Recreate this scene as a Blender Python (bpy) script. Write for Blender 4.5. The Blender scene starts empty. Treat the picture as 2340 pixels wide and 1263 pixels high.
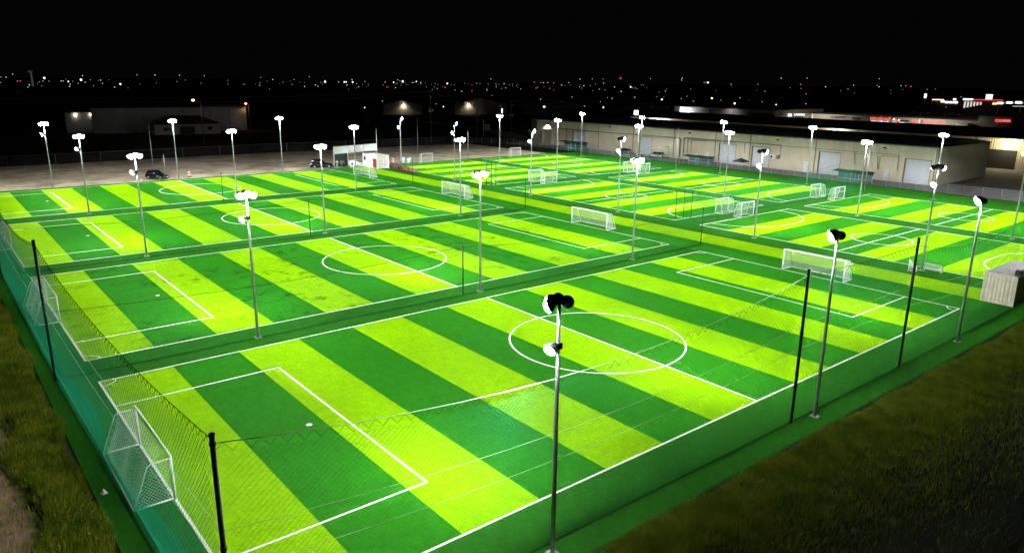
import bpy, bmesh, math, random
from mathutils import Vector, Matrix, Euler
import numpy as np

random.seed(7)
rng = np.random.default_rng(7)
sc = bpy.context.scene
col = sc.collection
D = bpy.data
PI = math.pi

# ------------------------------------------------------------------ camera
cam = D.cameras.new('camera')
cam.sensor_width = 36.0
cam.lens = 1665.03 / 2340 * 36.0
cam.clip_start = 0.1
cam.clip_end = 9000
camo = D.objects.new('camera', cam)
col.objects.link(camo)
_r = Vector((0.77605, -0.63057, 0.01093)); _u = Vector((0.15559, 0.20823, 0.96563)); _f = Vector((0.61117, 0.74768, -0.25971))
m = Matrix(((_r.x, _u.x, -_f.x), (_r.y, _u.y, -_f.y), (_r.z, _u.z, -_f.z)))
camo.matrix_world = Matrix.Translation((-6.703, -21.685, 18.251)) @ m.to_4x4()
sc.camera = camo

# ------------------------------------------------------------------ world: a night sky
world = D.worlds.new('World')
sc.world = world
world.use_nodes = True
wn = world.node_tree
wn.nodes.clear()
wo = wn.nodes.new('ShaderNodeOutputWorld')
bg = wn.nodes.new('ShaderNodeBackground')
sky = wn.nodes.new('ShaderNodeTexSky')
sky.sky_type = 'NISHITA'
sky.sun_disc = False
sky.sun_elevation = math.radians(-5)
sky.sun_rotation = math.radians(200)
sky.air_density = 1.0
sky.dust_density = 0.4
bg.inputs['Strength'].default_value = 0.05
hs = wn.nodes.new('ShaderNodeHueSaturation'); hs.inputs['Saturation'].default_value = 0.35
ad = wn.nodes.new('ShaderNodeVectorMath'); ad.operation = 'ADD'; ad.inputs[1].default_value = (0.022, 0.022, 0.024)   # the faint glow of the town
wn.links.new(sky.outputs[0], hs.inputs['Color']); wn.links.new(hs.outputs[0], ad.inputs[0]); wn.links.new(ad.outputs[0], bg.inputs[0])
wn.links.new(bg.outputs[0], wo.inputs[0])

# ------------------------------------------------------------------ exposure and render settings
sc.view_settings.view_transform = 'Standard'
sc.view_settings.look = 'None'
sc.view_settings.exposure = 0.0
sc.view_settings.gamma = 1.0
sc.view_settings.use_curve_mapping = False
sc.render.engine = 'CYCLES'
cy = sc.cycles
cy.use_denoising = True
cy.max_bounces = 4
cy.diffuse_bounces = 2
cy.glossy_bounces = 2
cy.transmission_bounces = 2
cy.volume_bounces = 0
cy.transparent_max_bounces = 6
cy.sample_clamp_indirect = 4.0
cy.caustics_reflective = False
cy.caustics_refractive = False
cy.use_light_tree = True
cy.pixel_filter_type = 'BLACKMAN_HARRIS'
cy.filter_width = 1.5

# ------------------------------------------------------------------ helpers
class MB:
    """collects shapes and links them as ONE mesh"""
    def __init__(s): s.v = []; s.f = []; s.mi = []; s.sm = []
    def add(s, vs, fs, mi=0, smooth=False):
        o = len(s.v); s.v += [tuple(p) for p in vs]
        for f in fs: s.f.append([i + o for i in f]); s.mi.append(mi); s.sm.append(smooth)
        return s
    def box(s, x0, x1, y0, y1, z0, z1, mi=0):
        return s.add([(x0,y0,z0),(x1,y0,z0),(x1,y1,z0),(x0,y1,z0),(x0,y0,z1),(x1,y0,z1),(x1,y1,z1),(x0,y1,z1)],
                     [(0,3,2,1),(4,5,6,7),(0,1,5,4),(1,2,6,5),(2,3,7,6),(3,0,4,7)], mi)
    def tube(s, pts, r, n=8, mi=0, caps=True, r1=None):
        pts = [Vector(p) for p in pts]; k = len(pts); o = len(s.v)
        rs = [r + ((r1 if r1 is not None else r) - r) * i / max(1, k-1) for i in range(k)]
        for i, p in enumerate(pts):
            t = (pts[min(i+1, k-1)] - pts[max(i-1, 0)])
            t = t.normalized() if t.length > 1e-9 else Vector((0,0,1))
            a = t.cross(Vector((0,0,1)))
            if a.length < 1e-3: a = t.cross(Vector((0,1,0)))
            a.normalize(); b = t.cross(a)
            for j in range(n):
                w = 2*PI*j/n
                s.v.append(tuple(p + (a*math.cos(w) + b*math.sin(w))*rs[i]))
        for i in range(k-1):
            for j in range(n):
                s.f.append([o+i*n+j, o+i*n+(j+1)%n, o+(i+1)*n+(j+1)%n, o+(i+1)*n+j]); s.mi.append(mi); s.sm.append(n > 5)
        if caps and n > 2:
            s.f.append([o+j for j in range(n)][::-1]); s.mi.append(mi); s.sm.append(False)
            s.f.append([o+(k-1)*n+j for j in range(n)]); s.mi.append(mi); s.sm.append(False)
        return s
    def lathe(s, prof, n=16, mi=0, mat=None):
        """profile [(r, z)...] turned about z, then moved by mat"""
        o = len(s.v)
        for r, z in prof:
            for j in range(n):
                p = Vector((r*math.cos(2*PI*j/n), r*math.sin(2*PI*j/n), z))
                s.v.append(tuple(mat @ p if mat else p))
        for i in range(len(prof)-1):
            for j in range(n):
                s.f.append([o+i*n+j, o+i*n+(j+1)%n, o+(i+1)*n+(j+1)%n, o+(i+1)*n+j]); s.mi.append(mi); s.sm.append(True)
        s.f.append([o+j for j in range(n)][::-1]); s.mi.append(mi); s.sm.append(False)
        s.f.append([o+(len(prof)-1)*n+j for j in range(n)]); s.mi.append(mi); s.sm.append(False)
        return s
    def mesh(s, name):
        me = D.meshes.new(name); me.from_pydata(s.v, [], s.f)
        me.polygons.foreach_set('material_index', s.mi)
        me.polygons.foreach_set('use_smooth', s.sm)
        me.update(); return me
    def build(s, name, mats, parent=None, loc=None, rz=0, **kw):
        me = s.mesh(name)
        for q in (mats if isinstance(mats, (list, tuple)) else [mats]): me.materials.append(q)
        return ob(name, me, parent, loc, rz, **kw)

def tag(o, label=None, cat=None, group=None, kind=None):
    if label: o['label'] = label
    if cat: o['category'] = cat
    if group: o['group'] = group
    if kind: o['kind'] = kind
    return o

def ob(name, data, parent=None, loc=None, rz=0, label=None, cat=None, group=None, kind=None):
    o = D.objects.new(name, data); col.objects.link(o)
    if parent is not None: o.parent = parent
    if loc is not None: o.location = loc
    if rz: o.rotation_euler = (0, 0, rz)
    return tag(o, label, cat, group, kind)

def thing(name, loc=(0,0,0), rz=0, label=None, cat=None, group=None, kind=None):
    o = ob(name, None, None, loc, rz, label, cat, group, kind)
    o.empty_display_size = 0.3
    return o

def copy_tree(root, loc=None, rz=None, label=None, group=None):
    c = root.copy(); col.objects.link(c)
    if loc is not None: c.location = loc
    if rz is not None: c.rotation_euler = (0, 0, rz)
    if label: c['label'] = label
    if group: c['group'] = group
    for ch in kids[root.name]:
        d = ch.copy(); col.objects.link(d); d.parent = c
        for g in kids.get(ch.name, []):
            e = g.copy(); col.objects.link(e); e.parent = d
    return c
kids = {}
def register(root):
    """remembers a prototype's tree so that copies need no search"""
    kids[root.name] = [o for o in col.objects if o.parent == root]
    for ch in kids[root.name]: kids[ch.name] = [o for o in col.objects if o.parent == ch]

# ------------------------------------------------------------------ materials
def mat(name, color, rough=0.6, metal=0.0, spec=0.5, vary=0.0, scale=2.0, color2=None, bump=0.0, bscale=20.0, nrough=0.5, ndet=5, emit=None, estr=0.0):
    ma = D.materials.new(name); ma.use_nodes = True
    nt = ma.node_tree; b = nt.nodes['Principled BSDF']
    b.inputs['Base Color'].default_value = (*color, 1)
    b.inputs['Roughness'].default_value = rough
    b.inputs['Metallic'].default_value = metal
    b.inputs['Specular IOR Level'].default_value = spec
    if vary or color2 or bump:
        g = nt.nodes.new('ShaderNodeNewGeometry')
    if vary or color2:
        n = nt.nodes.new('ShaderNodeTexNoise'); n.inputs['Scale'].default_value = scale; n.inputs['Detail'].default_value = ndet; n.inputs['Roughness'].default_value = nrough
        nt.links.new(g.outputs['Position'], n.inputs['Vector'])
        rp = nt.nodes.new('ShaderNodeValToRGB')
        rp.color_ramp.elements[0].position = 0.35; rp.color_ramp.elements[1].position = 0.68
        c2 = color2 or tuple(min(1, c*(1+vary)) for c in color)
        c1 = color if color2 else tuple(c*(1-vary) for c in color)
        rp.color_ramp.elements[0].color = (*c1, 1); rp.color_ramp.elements[1].color = (*c2, 1)
        nt.links.new(n.outputs['Fac'], rp.inputs[0]); nt.links.new(rp.outputs[0], b.inputs['Base Color'])
    if bump:
        n2 = nt.nodes.new('ShaderNodeTexNoise'); n2.inputs['Scale'].default_value = bscale; n2.inputs['Detail'].default_value = 4
        nt.links.new(g.outputs['Position'], n2.inputs['Vector'])
        bp = nt.nodes.new('ShaderNodeBump'); bp.inputs['Strength'].default_value = bump; bp.inputs['Distance'].default_value = 0.05
        nt.links.new(n2.outputs['Fac'], bp.inputs['Height']); nt.links.new(bp.outputs[0], b.inputs['Normal'])
    if emit:
        b.inputs['Emission Color'].default_value = (*emit, 1); b.inputs['Emission Strength'].default_value = estr
        ma.cycles.emission_sampling = 'NONE'
    return ma

def turf_mat(name, color, worn=0.0):
    """artificial turf: fibre grain, slow tone changes, optional dark scuffs of rubber infill"""
    ma = D.materials.new(name); ma.use_nodes = True
    nt = ma.node_tree; N = nt.nodes.new; Lk = nt.links.new
    nt.nodes.clear()
    out = N('ShaderNodeOutputMaterial'); mixs = N('ShaderNodeMixShader'); mixs.inputs[0].default_value = 0.0028
    b = N('ShaderNodeBsdfDiffuse'); b.inputs['Roughness'].default_value = 0.6
    gl = N('ShaderNodeBsdfAnisotropic'); gl.inputs['Roughness'].default_value = 0.5; gl.inputs['Color'].default_value = (0.7, 0.9, 0.7, 1)
    Lk(b.outputs[0], mixs.inputs[1]); Lk(gl.outputs[0], mixs.inputs[2]); Lk(mixs.outputs[0], out.inputs['Surface'])
    g = N('ShaderNodeNewGeometry')
    def noise(scale, detail=4, vec=None, rough=0.6):
        n = N('ShaderNodeTexNoise'); n.inputs['Scale'].default_value = scale; n.inputs['Detail'].default_value = detail
        n.inputs['Roughness'].default_value = rough
        Lk(vec or g.outputs['Position'], n.inputs['Vector']); return n.outputs['Fac']
    def mrange(x, a, b_, c, d):
        r = N('ShaderNodeMapRange'); r.inputs[1].default_value = a; r.inputs[2].default_value = b_
        r.inputs[3].default_value = c; r.inputs[4].default_value = d; Lk(x, r.inputs[0]); return r.outputs[0]
    def mul(x, y):
        q = N('ShaderNodeMath'); q.operation = 'MULTIPLY'; Lk(x, q.inputs[0]); Lk(y, q.inputs[1]); return q.outputs[0]
    mp = N('ShaderNodeMapping'); mp.inputs['Scale'].default_value = (9.0, 0.9, 1.0); Lk(g.outputs['Position'], mp.inputs[0])
    streak = mrange(noise(1.0, 3, mp.outputs[0]), 0.3, 0.7, 0.93, 1.06)
    slow = mrange(noise(0.12, 3), 0.3, 0.7, 0.9, 1.08)
    mid = mrange(noise(1.6, 4), 0.3, 0.7, 0.9, 1.08)
    fine = mrange(noise(14.0, 3, rough=0.8), 0.28, 0.72, 0.72, 1.2)
    grain = mrange(noise(4.5, 5, rough=0.75), 0.3, 0.7, 0.80, 1.16)
    f = mul(mul(mul(streak, slow), mul(mid, fine)), grain)
    if worn:
        spots = mrange(noise(0.55, 8, rough=0.75), 0.53, 0.66, 1.0, 1.0 - worn)
        area = mrange(noise(0.09, 2), 0.42, 0.55, 0.0, 1.0)
        mm = N('ShaderNodeMix'); mm.data_type = 'FLOAT'; mm.inputs[2].default_value = 1.0
        Lk(area, mm.inputs[0]); Lk(spots, mm.inputs[3]); f = mul(f, mm.outputs[0])
    mx = N('ShaderNodeVectorMath'); mx.operation = 'SCALE'; mx.inputs[0].default_value = color; Lk(f, mx.inputs['Scale'])
    Lk(mx.outputs[0], b.inputs['Color'])
    bp = N('ShaderNodeBump'); bp.inputs['Strength'].default_value = 0.5; bp.inputs['Distance'].default_value = 0.03
    Lk(noise(30.0, 2), bp.inputs['Height']); Lk(bp.outputs[0], b.inputs['Normal']); Lk(bp.outputs[0], gl.inputs['Normal'])
    return ma

M = {}
LIME, GREEN, DARKG = (0.215, 0.485, 0.0015), (0.022, 0.185, 0.008), (0.020, 0.135, 0.009)
M['lime'] = turf_mat('lime_turf', LIME)
M['green'] = turf_mat('green_turf', GREEN)
M['lime_worn'] = turf_mat('lime_turf_scuffed', LIME, 0.75)
M['green_worn'] = turf_mat('green_turf_scuffed', GREEN, 0.75)
M['base'] = turf_mat('surround_turf', DARKG)
M['line'] = mat('white_turf_line', (0.75, 0.76, 0.70), 0.6, vary=0.06, scale=6)
M['white'] = mat('white_painted_metal', (0.78, 0.79, 0.78), 0.4, vary=0.04, scale=5)
M['galv'] = mat('galvanised_steel', (0.42, 0.43, 0.43), 0.42, metal=0.55, vary=0.15, scale=3)
M['black'] = mat('black_coated_metal', (0.012, 0.012, 0.012), 0.5)
M['darkpost'] = mat('dark_green_post', (0.010, 0.016, 0.012), 0.45)
M['net'] = mat('green_netting', (0.010, 0.20, 0.095), 0.9, spec=0.05)
M['skirt'] = mat('teal_netting', (0.005, 0.19, 0.080), 0.9, spec=0.05)
M['rope'] = mat('dark_rope', (0.02, 0.05, 0.025), 0.9, spec=0.05)
M['rope_pale'] = mat('pale_rope', (0.45, 0.5, 0.38), 0.7)
M['goalnet'] = mat('white_netting', (0.7, 0.72, 0.7), 0.6)
M['lens'] = mat('lit_lens', (0.9, 0.9, 0.9), 0.3, emit=(0.95, 0.98, 1.0), estr=500)
M['lens_low'] = mat('lit_lens_lower', (0.9, 0.9, 0.9), 0.3, emit=(0.95, 0.98, 1.0), estr=300)
M['ground'] = mat('rough_ground', (0.008, 0.012, 0.003), 0.95, spec=0.1, color2=(0.020, 0.024, 0.006), scale=0.15, bump=0.4, bscale=3)
M['grass'] = mat('rough_grass', (0.075, 0.135, 0.004), 0.85, color2=(0.18, 0.20, 0.012), scale=0.9, spec=0.05)
M['soil'] = mat('bare_soil', (0.10, 0.065, 0.030), 0.95, color2=(0.30, 0.185, 0.11), scale=0.9, bump=0.5, bscale=8)
M['sand'] = mat('pale_dirt', (0.22, 0.165, 0.085), 0.95, color2=(0.66, 0.58, 0.41), scale=0.22, nrough=0.72, ndet=9, bump=0.4, bscale=4)
M['asphalt'] = mat('grey_gravel_drive', (0.10, 0.10, 0.09), 0.9, color2=(0.17, 0.16, 0.14), scale=0.8)
M['concrete'] = mat('pale_concrete', (0.30, 0.30, 0.28), 0.85, vary=0.15, scale=0.5)
M['beige'] = mat('beige_metal_cladding', (0.52, 0.475, 0.33), 0.5, vary=0.06, scale=0.4)
M['roof'] = mat('dark_metal_roof', (0.030, 0.031, 0.034), 0.55, vary=0.2, scale=0.3)
M['door'] = mat('grey_roller_door', (0.50, 0.53, 0.56), 0.45, vary=0.05, scale=1)
M['pdoor'] = mat('pale_steel_door', (0.55, 0.58, 0.60), 0.5)
M['trim'] = mat('brown_trim', (0.17, 0.155, 0.11), 0.6)
M['dark'] = mat('dark_recess', (0.02, 0.02, 0.02), 0.8)
M['glass'] = mat('dark_glass', (0.01, 0.012, 0.014), 0.08)
M['teal'] = mat('teal_mesh_screen', (0.03, 0.20, 0.15), 0.7, vary=0.25, scale=3)
M['canopyroof'] = mat('green_canopy_roof', (0.03, 0.055, 0.04), 0.6, vary=0.3, scale=2)
M['navy'] = mat('navy_fabric', (0.025, 0.028, 0.05), 0.8)
M['red'] = mat('red_paint', (0.36, 0.03, 0.022), 0.5, vary=0.15, scale=3)
M['redseat'] = mat('red_plastic', (0.16, 0.006, 0.008), 0.45)
M['orange'] = mat('orange_plastic', (0.75, 0.12, 0.04), 0.5)
M['paintblack'] = mat('black_car_paint', (0.008, 0.009, 0.010), 0.18)
M['paintsilver'] = mat('silver_car_paint', (0.42, 0.44, 0.44), 0.3, metal=0.5)
M['paintdark'] = mat('dark_grey_car_paint', (0.03, 0.032, 0.032), 0.3)
M['tyre'] = mat('tyre_rubber', (0.012, 0.012, 0.012), 0.8)
M['brick'] = mat('rust_brown_panel', (0.10, 0.055, 0.04), 0.8, vary=0.4, scale=2)
M['skin'] = mat('skin', (0.32, 0.18, 0.12), 0.6)
M['hair'] = mat('dark_hair', (0.01, 0.008, 0.007), 0.7)
M['cloth_white'] = mat('white_shirt', (0.65, 0.68, 0.66), 0.8)
M['cloth_grey'] = mat('grey_trousers', (0.30, 0.34, 0.31), 0.8)
M['cloth_dark'] = mat('dark_clothes', (0.018, 0.03, 0.024), 0.8)
M['cloth_olive'] = mat('grey_green_clothes', (0.12, 0.15, 0.12), 0.8)
M['tank'] = mat('pale_plastic_drum', (0.45, 0.50, 0.48), 0.5, vary=0.1, scale=4)
M['junk'] = mat('brown_debris', (0.10, 0.08, 0.06), 0.9, vary=0.4, scale=3)
M['wood'] = mat('weathered_pole_wood', (0.10, 0.085, 0.07), 0.85)
M['wall_dim'] = mat('grey_block_wall', (0.30, 0.30, 0.29), 0.8, vary=0.08, scale=0.3)
M['wall_shop'] = mat('tan_stucco', (0.42, 0.38, 0.31), 0.8, vary=0.06, scale=0.3)
M['sodium'] = mat('lit_sodium_lamp', (0.9, 0.6, 0.3), 0.4, emit=(1.0, 0.50, 0.13), estr=14)
M['warm'] = mat('lit_warm_lamp', (0.9, 0.9, 0.8), 0.4, emit=(1.0, 0.86, 0.62), estr=26)
M['cold'] = mat('lit_white_lamp', (0.9, 0.9, 0.9), 0.4, emit=(0.95, 0.97, 1.0), estr=6)
M['far_w'] = mat('far_white_light', (0.9, 0.9, 0.9), 0.4, emit=(1.0, 0.93, 0.82), estr=0.8)
M['far_b'] = mat('far_bright_light', (0.9, 0.9, 0.9), 0.4, emit=(1.0, 0.96, 0.9), estr=2.2)
M['far_r'] = mat('far_red_light', (0.9, 0.3, 0.3), 0.4, emit=(1.0, 0.12, 0.12), estr=1.3)
M['far_o'] = mat('far_orange_light', (0.9, 0.6, 0.3), 0.4, emit=(1.0, 0.70, 0.36), estr=6)
M['sign_red'] = mat('lit_red_letters', (0.6, 0.05, 0.05), 0.5, emit=(1.0, 0.07, 0.05), estr=2.4)
M['sign_cyan'] = mat('lit_cyan_letters', (0.4, 0.8, 0.9), 0.5, emit=(0.35, 0.85, 1.0), estr=2.2)
M['sign_white'] = mat('lit_white_sign', (0.9, 0.9, 0.9), 0.5, emit=(0.92, 1.0, 0.97), estr=1.5)
M['sign_yellow'] = mat('lit_yellow_sign', (0.9, 0.9, 0.5), 0.5, emit=(0.92, 1.0, 0.30), estr=1.15)
M['sign_dark'] = mat('unlit_dark_letters', (0.05, 0.045, 0.025), 0.6)
M['headlight'] = mat('headlamp_glass', (0.7, 0.72, 0.72), 0.15)

# ------------------------------------------------------------------ lamps with the spread of a real floodlight
def flood_light(name, power, half=True, radius=0.22, colr=(0.97, 0.98, 1.0), spread=6.5, back=0.025, lobe=4.0):
    """point lamp whose photometry is that of a batwing floodlight: weak straight down, strong towards 65 degrees, cut off at the horizon,
    and thrown forward (+X of the lamp) when half is set"""
    li = D.lights.new(name, 'POINT'); li.energy = power; li.shadow_soft_size = radius; li.color = colr
    li.use_nodes = True
    nt = li.node_tree; nt.nodes.clear(); N = nt.nodes.new; Lk = nt.links.new
    out = N('ShaderNodeOutputLight'); em = N('ShaderNodeEmission'); Lk(em.outputs[0], out.inputs[0])
    tc = N('ShaderNodeTexCoord'); sp = N('ShaderNodeSeparateXYZ'); Lk(tc.outputs['Normal'], sp.inputs[0])
    def math_(op, a, b=None, clamp=False):
        q = N('ShaderNodeMath'); q.operation = op; q.use_clamp = clamp
        for i, x in enumerate((a, b)):
            if x is None: continue
            if isinstance(x, (int, float)): q.inputs[i].default_value = x
            else: Lk(x, q.inputs[i])
        return q.outputs[0]
    c = math_('MULTIPLY', sp.outputs['Z'], -1.0)                       # cosine from straight down
    cc = math_('MAXIMUM', c, 0.02)
    bat = math_('MINIMUM', math_('POWER', cc, -1.75), spread)          # ~1/cos^3 up to a peak
    mr = N('ShaderNodeMapRange'); mr.interpolation_type = 'SMOOTHSTEP'
    mr.inputs[1].default_value = 0.10; mr.inputs[2].default_value = 0.36; mr.inputs[3].default_value = 0.0; mr.inputs[4].default_value = 1.0
    Lk(c, mr.inputs[0])
    s = math_('MULTIPLY', bat, mr.outputs[0])
    up = N('ShaderNodeMapRange'); up.interpolation_type = 'SMOOTHSTEP'
    up.inputs[1].default_value = -0.55; up.inputs[2].default_value = -0.1; up.inputs[3].default_value = 0.03; up.inputs[4].default_value = 0.24
    Lk(c, up.inputs[0]); s = math_('ADD', s, up.outputs[0])                 # spill just above the horizon
    if half:
        mf = N('ShaderNodeMapRange'); mf.interpolation_type = 'SMOOTHSTEP'
        mf.inputs[1].default_value = -0.38; mf.inputs[2].default_value = 0.5; mf.inputs[3].default_value = back; mf.inputs[4].default_value = 1.0
        Lk(sp.outputs['X'], mf.inputs[0]); s = math_('MULTIPLY', s, mf.outputs[0])
    if half and lobe:
        dt = N('ShaderNodeVectorMath'); dt.operation = 'DOT_PRODUCT'; Lk(tc.outputs['Normal'], dt.inputs[0])
        dt.inputs[1].default_value = (math.sin(math.radians(42)), 0, -math.cos(math.radians(42)))
        ex = math_('POWER', math_('MAXIMUM', dt.outputs['Value'], 0.0), 14.0)      # the main beam, aimed some 9 m in front of the pole
        s = math_('ADD', s, math_('MULTIPLY', ex, lobe))
    Lk(s, em.inputs['Strength'])
    return li

FLOOD = flood_light('floodlight_beam', 2750)
FLOOD_REAR = flood_light('rear_floodlight_beam', 2450, lobe=0.3)
FLOOD_WIDE = flood_light('wide_floodlight_beam', 3300, back=0.5)
FLOOD_SPILL = flood_light('spilling_floodlight_beam', 3500, back=0.26)
FLOOD_LOW = flood_light('lower_floodlight_beam', 130, spread=5, lobe=0)
FLOOD_LOW_STRONG = flood_light('strong_lower_floodlight_beam', 2600, spread=1.2, lobe=0)

# ------------------------------------------------------------------ ground
g = MB(); n = 24
def sheet(name, m_, x0, x1, y0, y1, z, label, nx=1, ny=1, kind='structure'):
    b = MB()
    for i in range(nx):
        for j in range(ny):
            xa, xb = x0+(x1-x0)*i/nx, x0+(x1-x0)*(i+1)/nx; ya, yb = y0+(y1-y0)*j/ny, y0+(y1-y0)*(j+1)/ny
            b.add([(xa,ya,z),(xb,ya,z),(xb,yb,z),(xa,yb,z)], [(0,1,2,3)])
    return b.build(name, m_, label=label, kind=kind)
def poly_sheet(name, m_, pts, z, label, parent=None):
    b = MB(); b.add([(x, y, z) for x, y in pts], [list(range(len(pts)))])
    return b.build(name, m_, parent, label=label, kind='structure' if parent is None else None)
sheet('ground', M['ground'], -3500, 5000, -600, 6000, -0.06, 'dark rough ground running out to the horizon around the fields', 8, 8)
edge = [(-2.75, -4.0), (131.5, -4.6), (131.5, 119.0), (122.5, 121.3), (60, 121.0), (-2.9, 121.6)]
tf = MB()
top = [(x, y, 0.0) for x, y in edge]; low = [(x + (0.18 if x > 60 else -0.12), y + (-0.15 if y < 0 else 0.12), -0.10) for x, y in edge]
k = len(edge)
tf.add(top + low, [list(range(k))] + [(i, i+k, (i+1) % k + k, (i+1) % k) for i in range(k)])
tf.build('turf', M['base'], label='dark green artificial turf sheet under and between all pitches', kind='structure')
poly_sheet('dirt_lot', M['sand'], [(-60, 121.9), (60, 121.4), (122, 121.7), (121, 157.5), (60, 161), (-60, 160.5)], -0.045, 'pale bare dirt lot behind the pitches')
sheet('service_drive', M['asphalt'], 132.4, 200, -5, 152, -0.04, 'grey gravel drive between the wire fence and the beige warehouse')
road = [(150, 158), (163, 186), (169, 205), (172, 230), (173, 258), (168, 262), (166, 232), (163, 208), (156, 190), (141, 160)]
poly_sheet('road', M['concrete'], road, -0.03, 'pale concrete lane curving away beyond the far corner of the fence')

# ------------------------------------------------------------------ soccer pitches: turf stripes and painted lines
LW = 0.13
def strip(b, x0, x1, y0, y1, z): b.add([(x0,y0,z),(x1,y0,z),(x1,y1,z),(x0,y1,z)], [(0,1,2,3)])
def ring(b, cx, cy, r, a0, a1, w, z, n=64):
    vs = []
    for i in range(n+1):
        t = a0 + (a1-a0)*i/n
        vs += [(cx+(r-w/2)*math.cos(t), cy+(r-w/2)*math.sin(t), z), (cx+(r+w/2)*math.cos(t), cy+(r+w/2)*math.sin(t), z)]
    b.add(vs, [(2*i, 2*i+1, 2*i+3, 2*i+2) for i in range(n)])
Z1, Z2 = 0.004, 0.009
def line_part(name, root, fn):
    b = MB(); fn(b); return b.build(name, M['line'], root)

def big_field(y0, y1, label, worn=False):
    L_ = 60.0; r = thing('soccer_field', (0, y0, 0), label=label, kind='structure'); W_ = y1 - y0
    for i in range(14):
        k_ = ('lime' if i % 2 == 0 else 'green') + ('_worn' if worn else '')
        b = MB(); strip(b, L_*i/14, L_*(i+1)/14, 0, W_, Z1); b.build('turf_stripe', M[k_], r)
    h = LW/2; c = W_/2
    for yy in (0, W_): line_part('touch_line', r, lambda b: strip(b, -h, L_+h, yy-h, yy+h, Z2))
    for xx in (0, L_): line_part('goal_line', r, lambda b: strip(b, xx-h, xx+h, h, W_-h, Z2))
    line_part('halfway_line', r, lambda b: strip(b, L_/2-h, L_/2+h, h, W_-h, Z2))
    line_part('center_circle', r, lambda b: ring(b, L_/2, c, 6.38, 0, 2*PI, LW, Z2+0.003))
    for s, x in ((1, 0), (-1, L_)):
        def pen(b):
            a, e = sorted((x + s*h, x + s*9.61))
            strip(b, a, e, c-8.91-h, c-8.91+h, Z2); strip(b, a, e, c+8.91-h, c+8.91+h, Z2)
            xe = x + s*9.61; strip(b, xe-h, xe+h, c-8.91-h, c+8.91+h, Z2+0.003)
        line_part('penalty_box_line', r, pen)
        line_part('penalty_spot', r, lambda b: b.add([(x+s*7.75+0.17*math.cos(t*PI/8), c+0.17*math.sin(t*PI/8), Z2) for t in range(16)], [list(range(16))]))
        for yy, q in ((0, 1), (W_, -1)):
            a0 = {(1,1):0, (-1,1):PI/2, (-1,-1):PI, (1,-1):1.5*PI}[(s, q)]
            line_part('corner_arc', r, lambda b: ring(b, x, yy, 0.9, a0, a0+PI/2, 0.09, Z2+0.003, 12))
    return r
FA = (0, 26.68); FB = (31.07, 57.5); FC = (62.15, 88.26); FD = (93.1, 119.5)
big_field(*FA, 'nearest large striped pitch with lime and green turf bands')
big_field(*FB, 'second large striped pitch from the front, scuffed with dark rubber infill', True)
big_field(*FC, 'third large striped pitch from the front')
big_field(*FD, 'fourth and farthest large striped pitch beside the dirt lot')

def small_field(x0, x1, y0, y1, label):
    r = thing('small_soccer_field', (x0, y0, 0), label=label, kind='structure'); W_ = x1-x0; L_ = y1-y0; h = LW/2; c = W_/2
    for i in range(9):
        b = MB(); strip(b, 0, W_, L_*i/9, L_*(i+1)/9, Z1); b.build('turf_stripe', M['green' if i % 2 == 0 else 'lime'], r)
    for xx in (0, W_): line_part('touch_line', r, lambda b: strip(b, xx-h, xx+h, -h, L_+h, Z2))
    for yy in (0, L_): line_part('goal_line', r, lambda b: strip(b, h, W_-h, yy-h, yy+h, Z2))
    line_part('halfway_line', r, lambda b: strip(b, h, W_-h, L_/2-h, L_/2+h, Z2))
    line_part('center_circle', r, lambda b: ring(b, c, L_/2, 3.4, 0, 2*PI, LW, Z2+0.003))
    for yy, s in ((0, 1), (L_, -1)):
        def dee(b):
            R_ = 6.75; a = (0, PI/2) if s > 0 else (-PI/2, 0); e = (PI/2, PI) if s > 0 else (PI, 1.5*PI)
            ring(b, c+1.5, yy, R_, *a, LW, Z2+0.003, 24); ring(b, c-1.5, yy, R_, *e, LW, Z2+0.003, 24)
            strip(b, c-1.5, c+1.5, yy+s*R_-h, yy+s*R_+h, Z2+0.003)
        line_part('goal_area_line', r, dee)
    return r
COL = [(72.75, 94.25), (98.85, 120.1)]
ROW = [(-1.5, 36.25), (40.5, 77.72), (82.15, 119.3)]
nm = [['near small pitch beside the shipping container, cross striped', 'middle small pitch beside the large pitches, cross striped', 'far small pitch beside the red seats, cross striped'],
      ['near small pitch along the warehouse fence, cross striped', 'middle small pitch along the warehouse fence, cross striped', 'far small pitch in the corner by the dirt lot, cross striped']]
for ci, (a, b_) in enumerate(COL):
    for ri, (c_, d_) in enumerate(ROW): small_field(a, b_, c_, d_, nm[ci][ri])
wk = thing('walkway', (60, -1.0, 0), label='turf walkway with long stripes between large and small pitches', kind='structure')
for a, b_, k_ in ((0.07, 4.28, 'green'), (4.28, 8.57, 'lime'), (8.57, 12.6, 'base')):
    b = MB(); strip(b, a, b_, 0, 121.0, Z1-0.0015); b.build('turf_stripe', M[k_], wk)

# ------------------------------------------------------------------ floodlight poles
def head_bm(kind):
    """one round LED floodlight, pointing along +Z of its own frame"""
    b = MB()
    if kind == 'housing':
        b.lathe([(0.05, -0.22), (0.11, -0.21), (0.12, -0.12), (0.19, -0.11), (0.245, -0.03), (0.26, 0.05), (0.245, 0.05), (0.245, 0.03)], 14)
        for a in range(6):
            t = PI*a/3
            b.tube([(0.10*math.cos(t), 0.10*math.sin(t), -0.19), (0.20*math.cos(t), 0.20*math.sin(t), -0.07)], 0.014, 4)
    else:
        b.lathe([(0.005, 0.040), (0.14, 0.042), (0.243, 0.045), (0.243, 0.065), (0.215, 0.13), (0.14, 0.185), (0.005, 0.205)], 14)
    return b.mesh(kind)
HOUS, LENS = head_bm('housing'), head_bm('lens')
HOUS.materials.append(M['black']); LENS.materials.append(M['lens'])
LENS2 = LENS.copy(); LENS2.materials.clear(); LENS2.materials.append(M['lens_low'])
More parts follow.
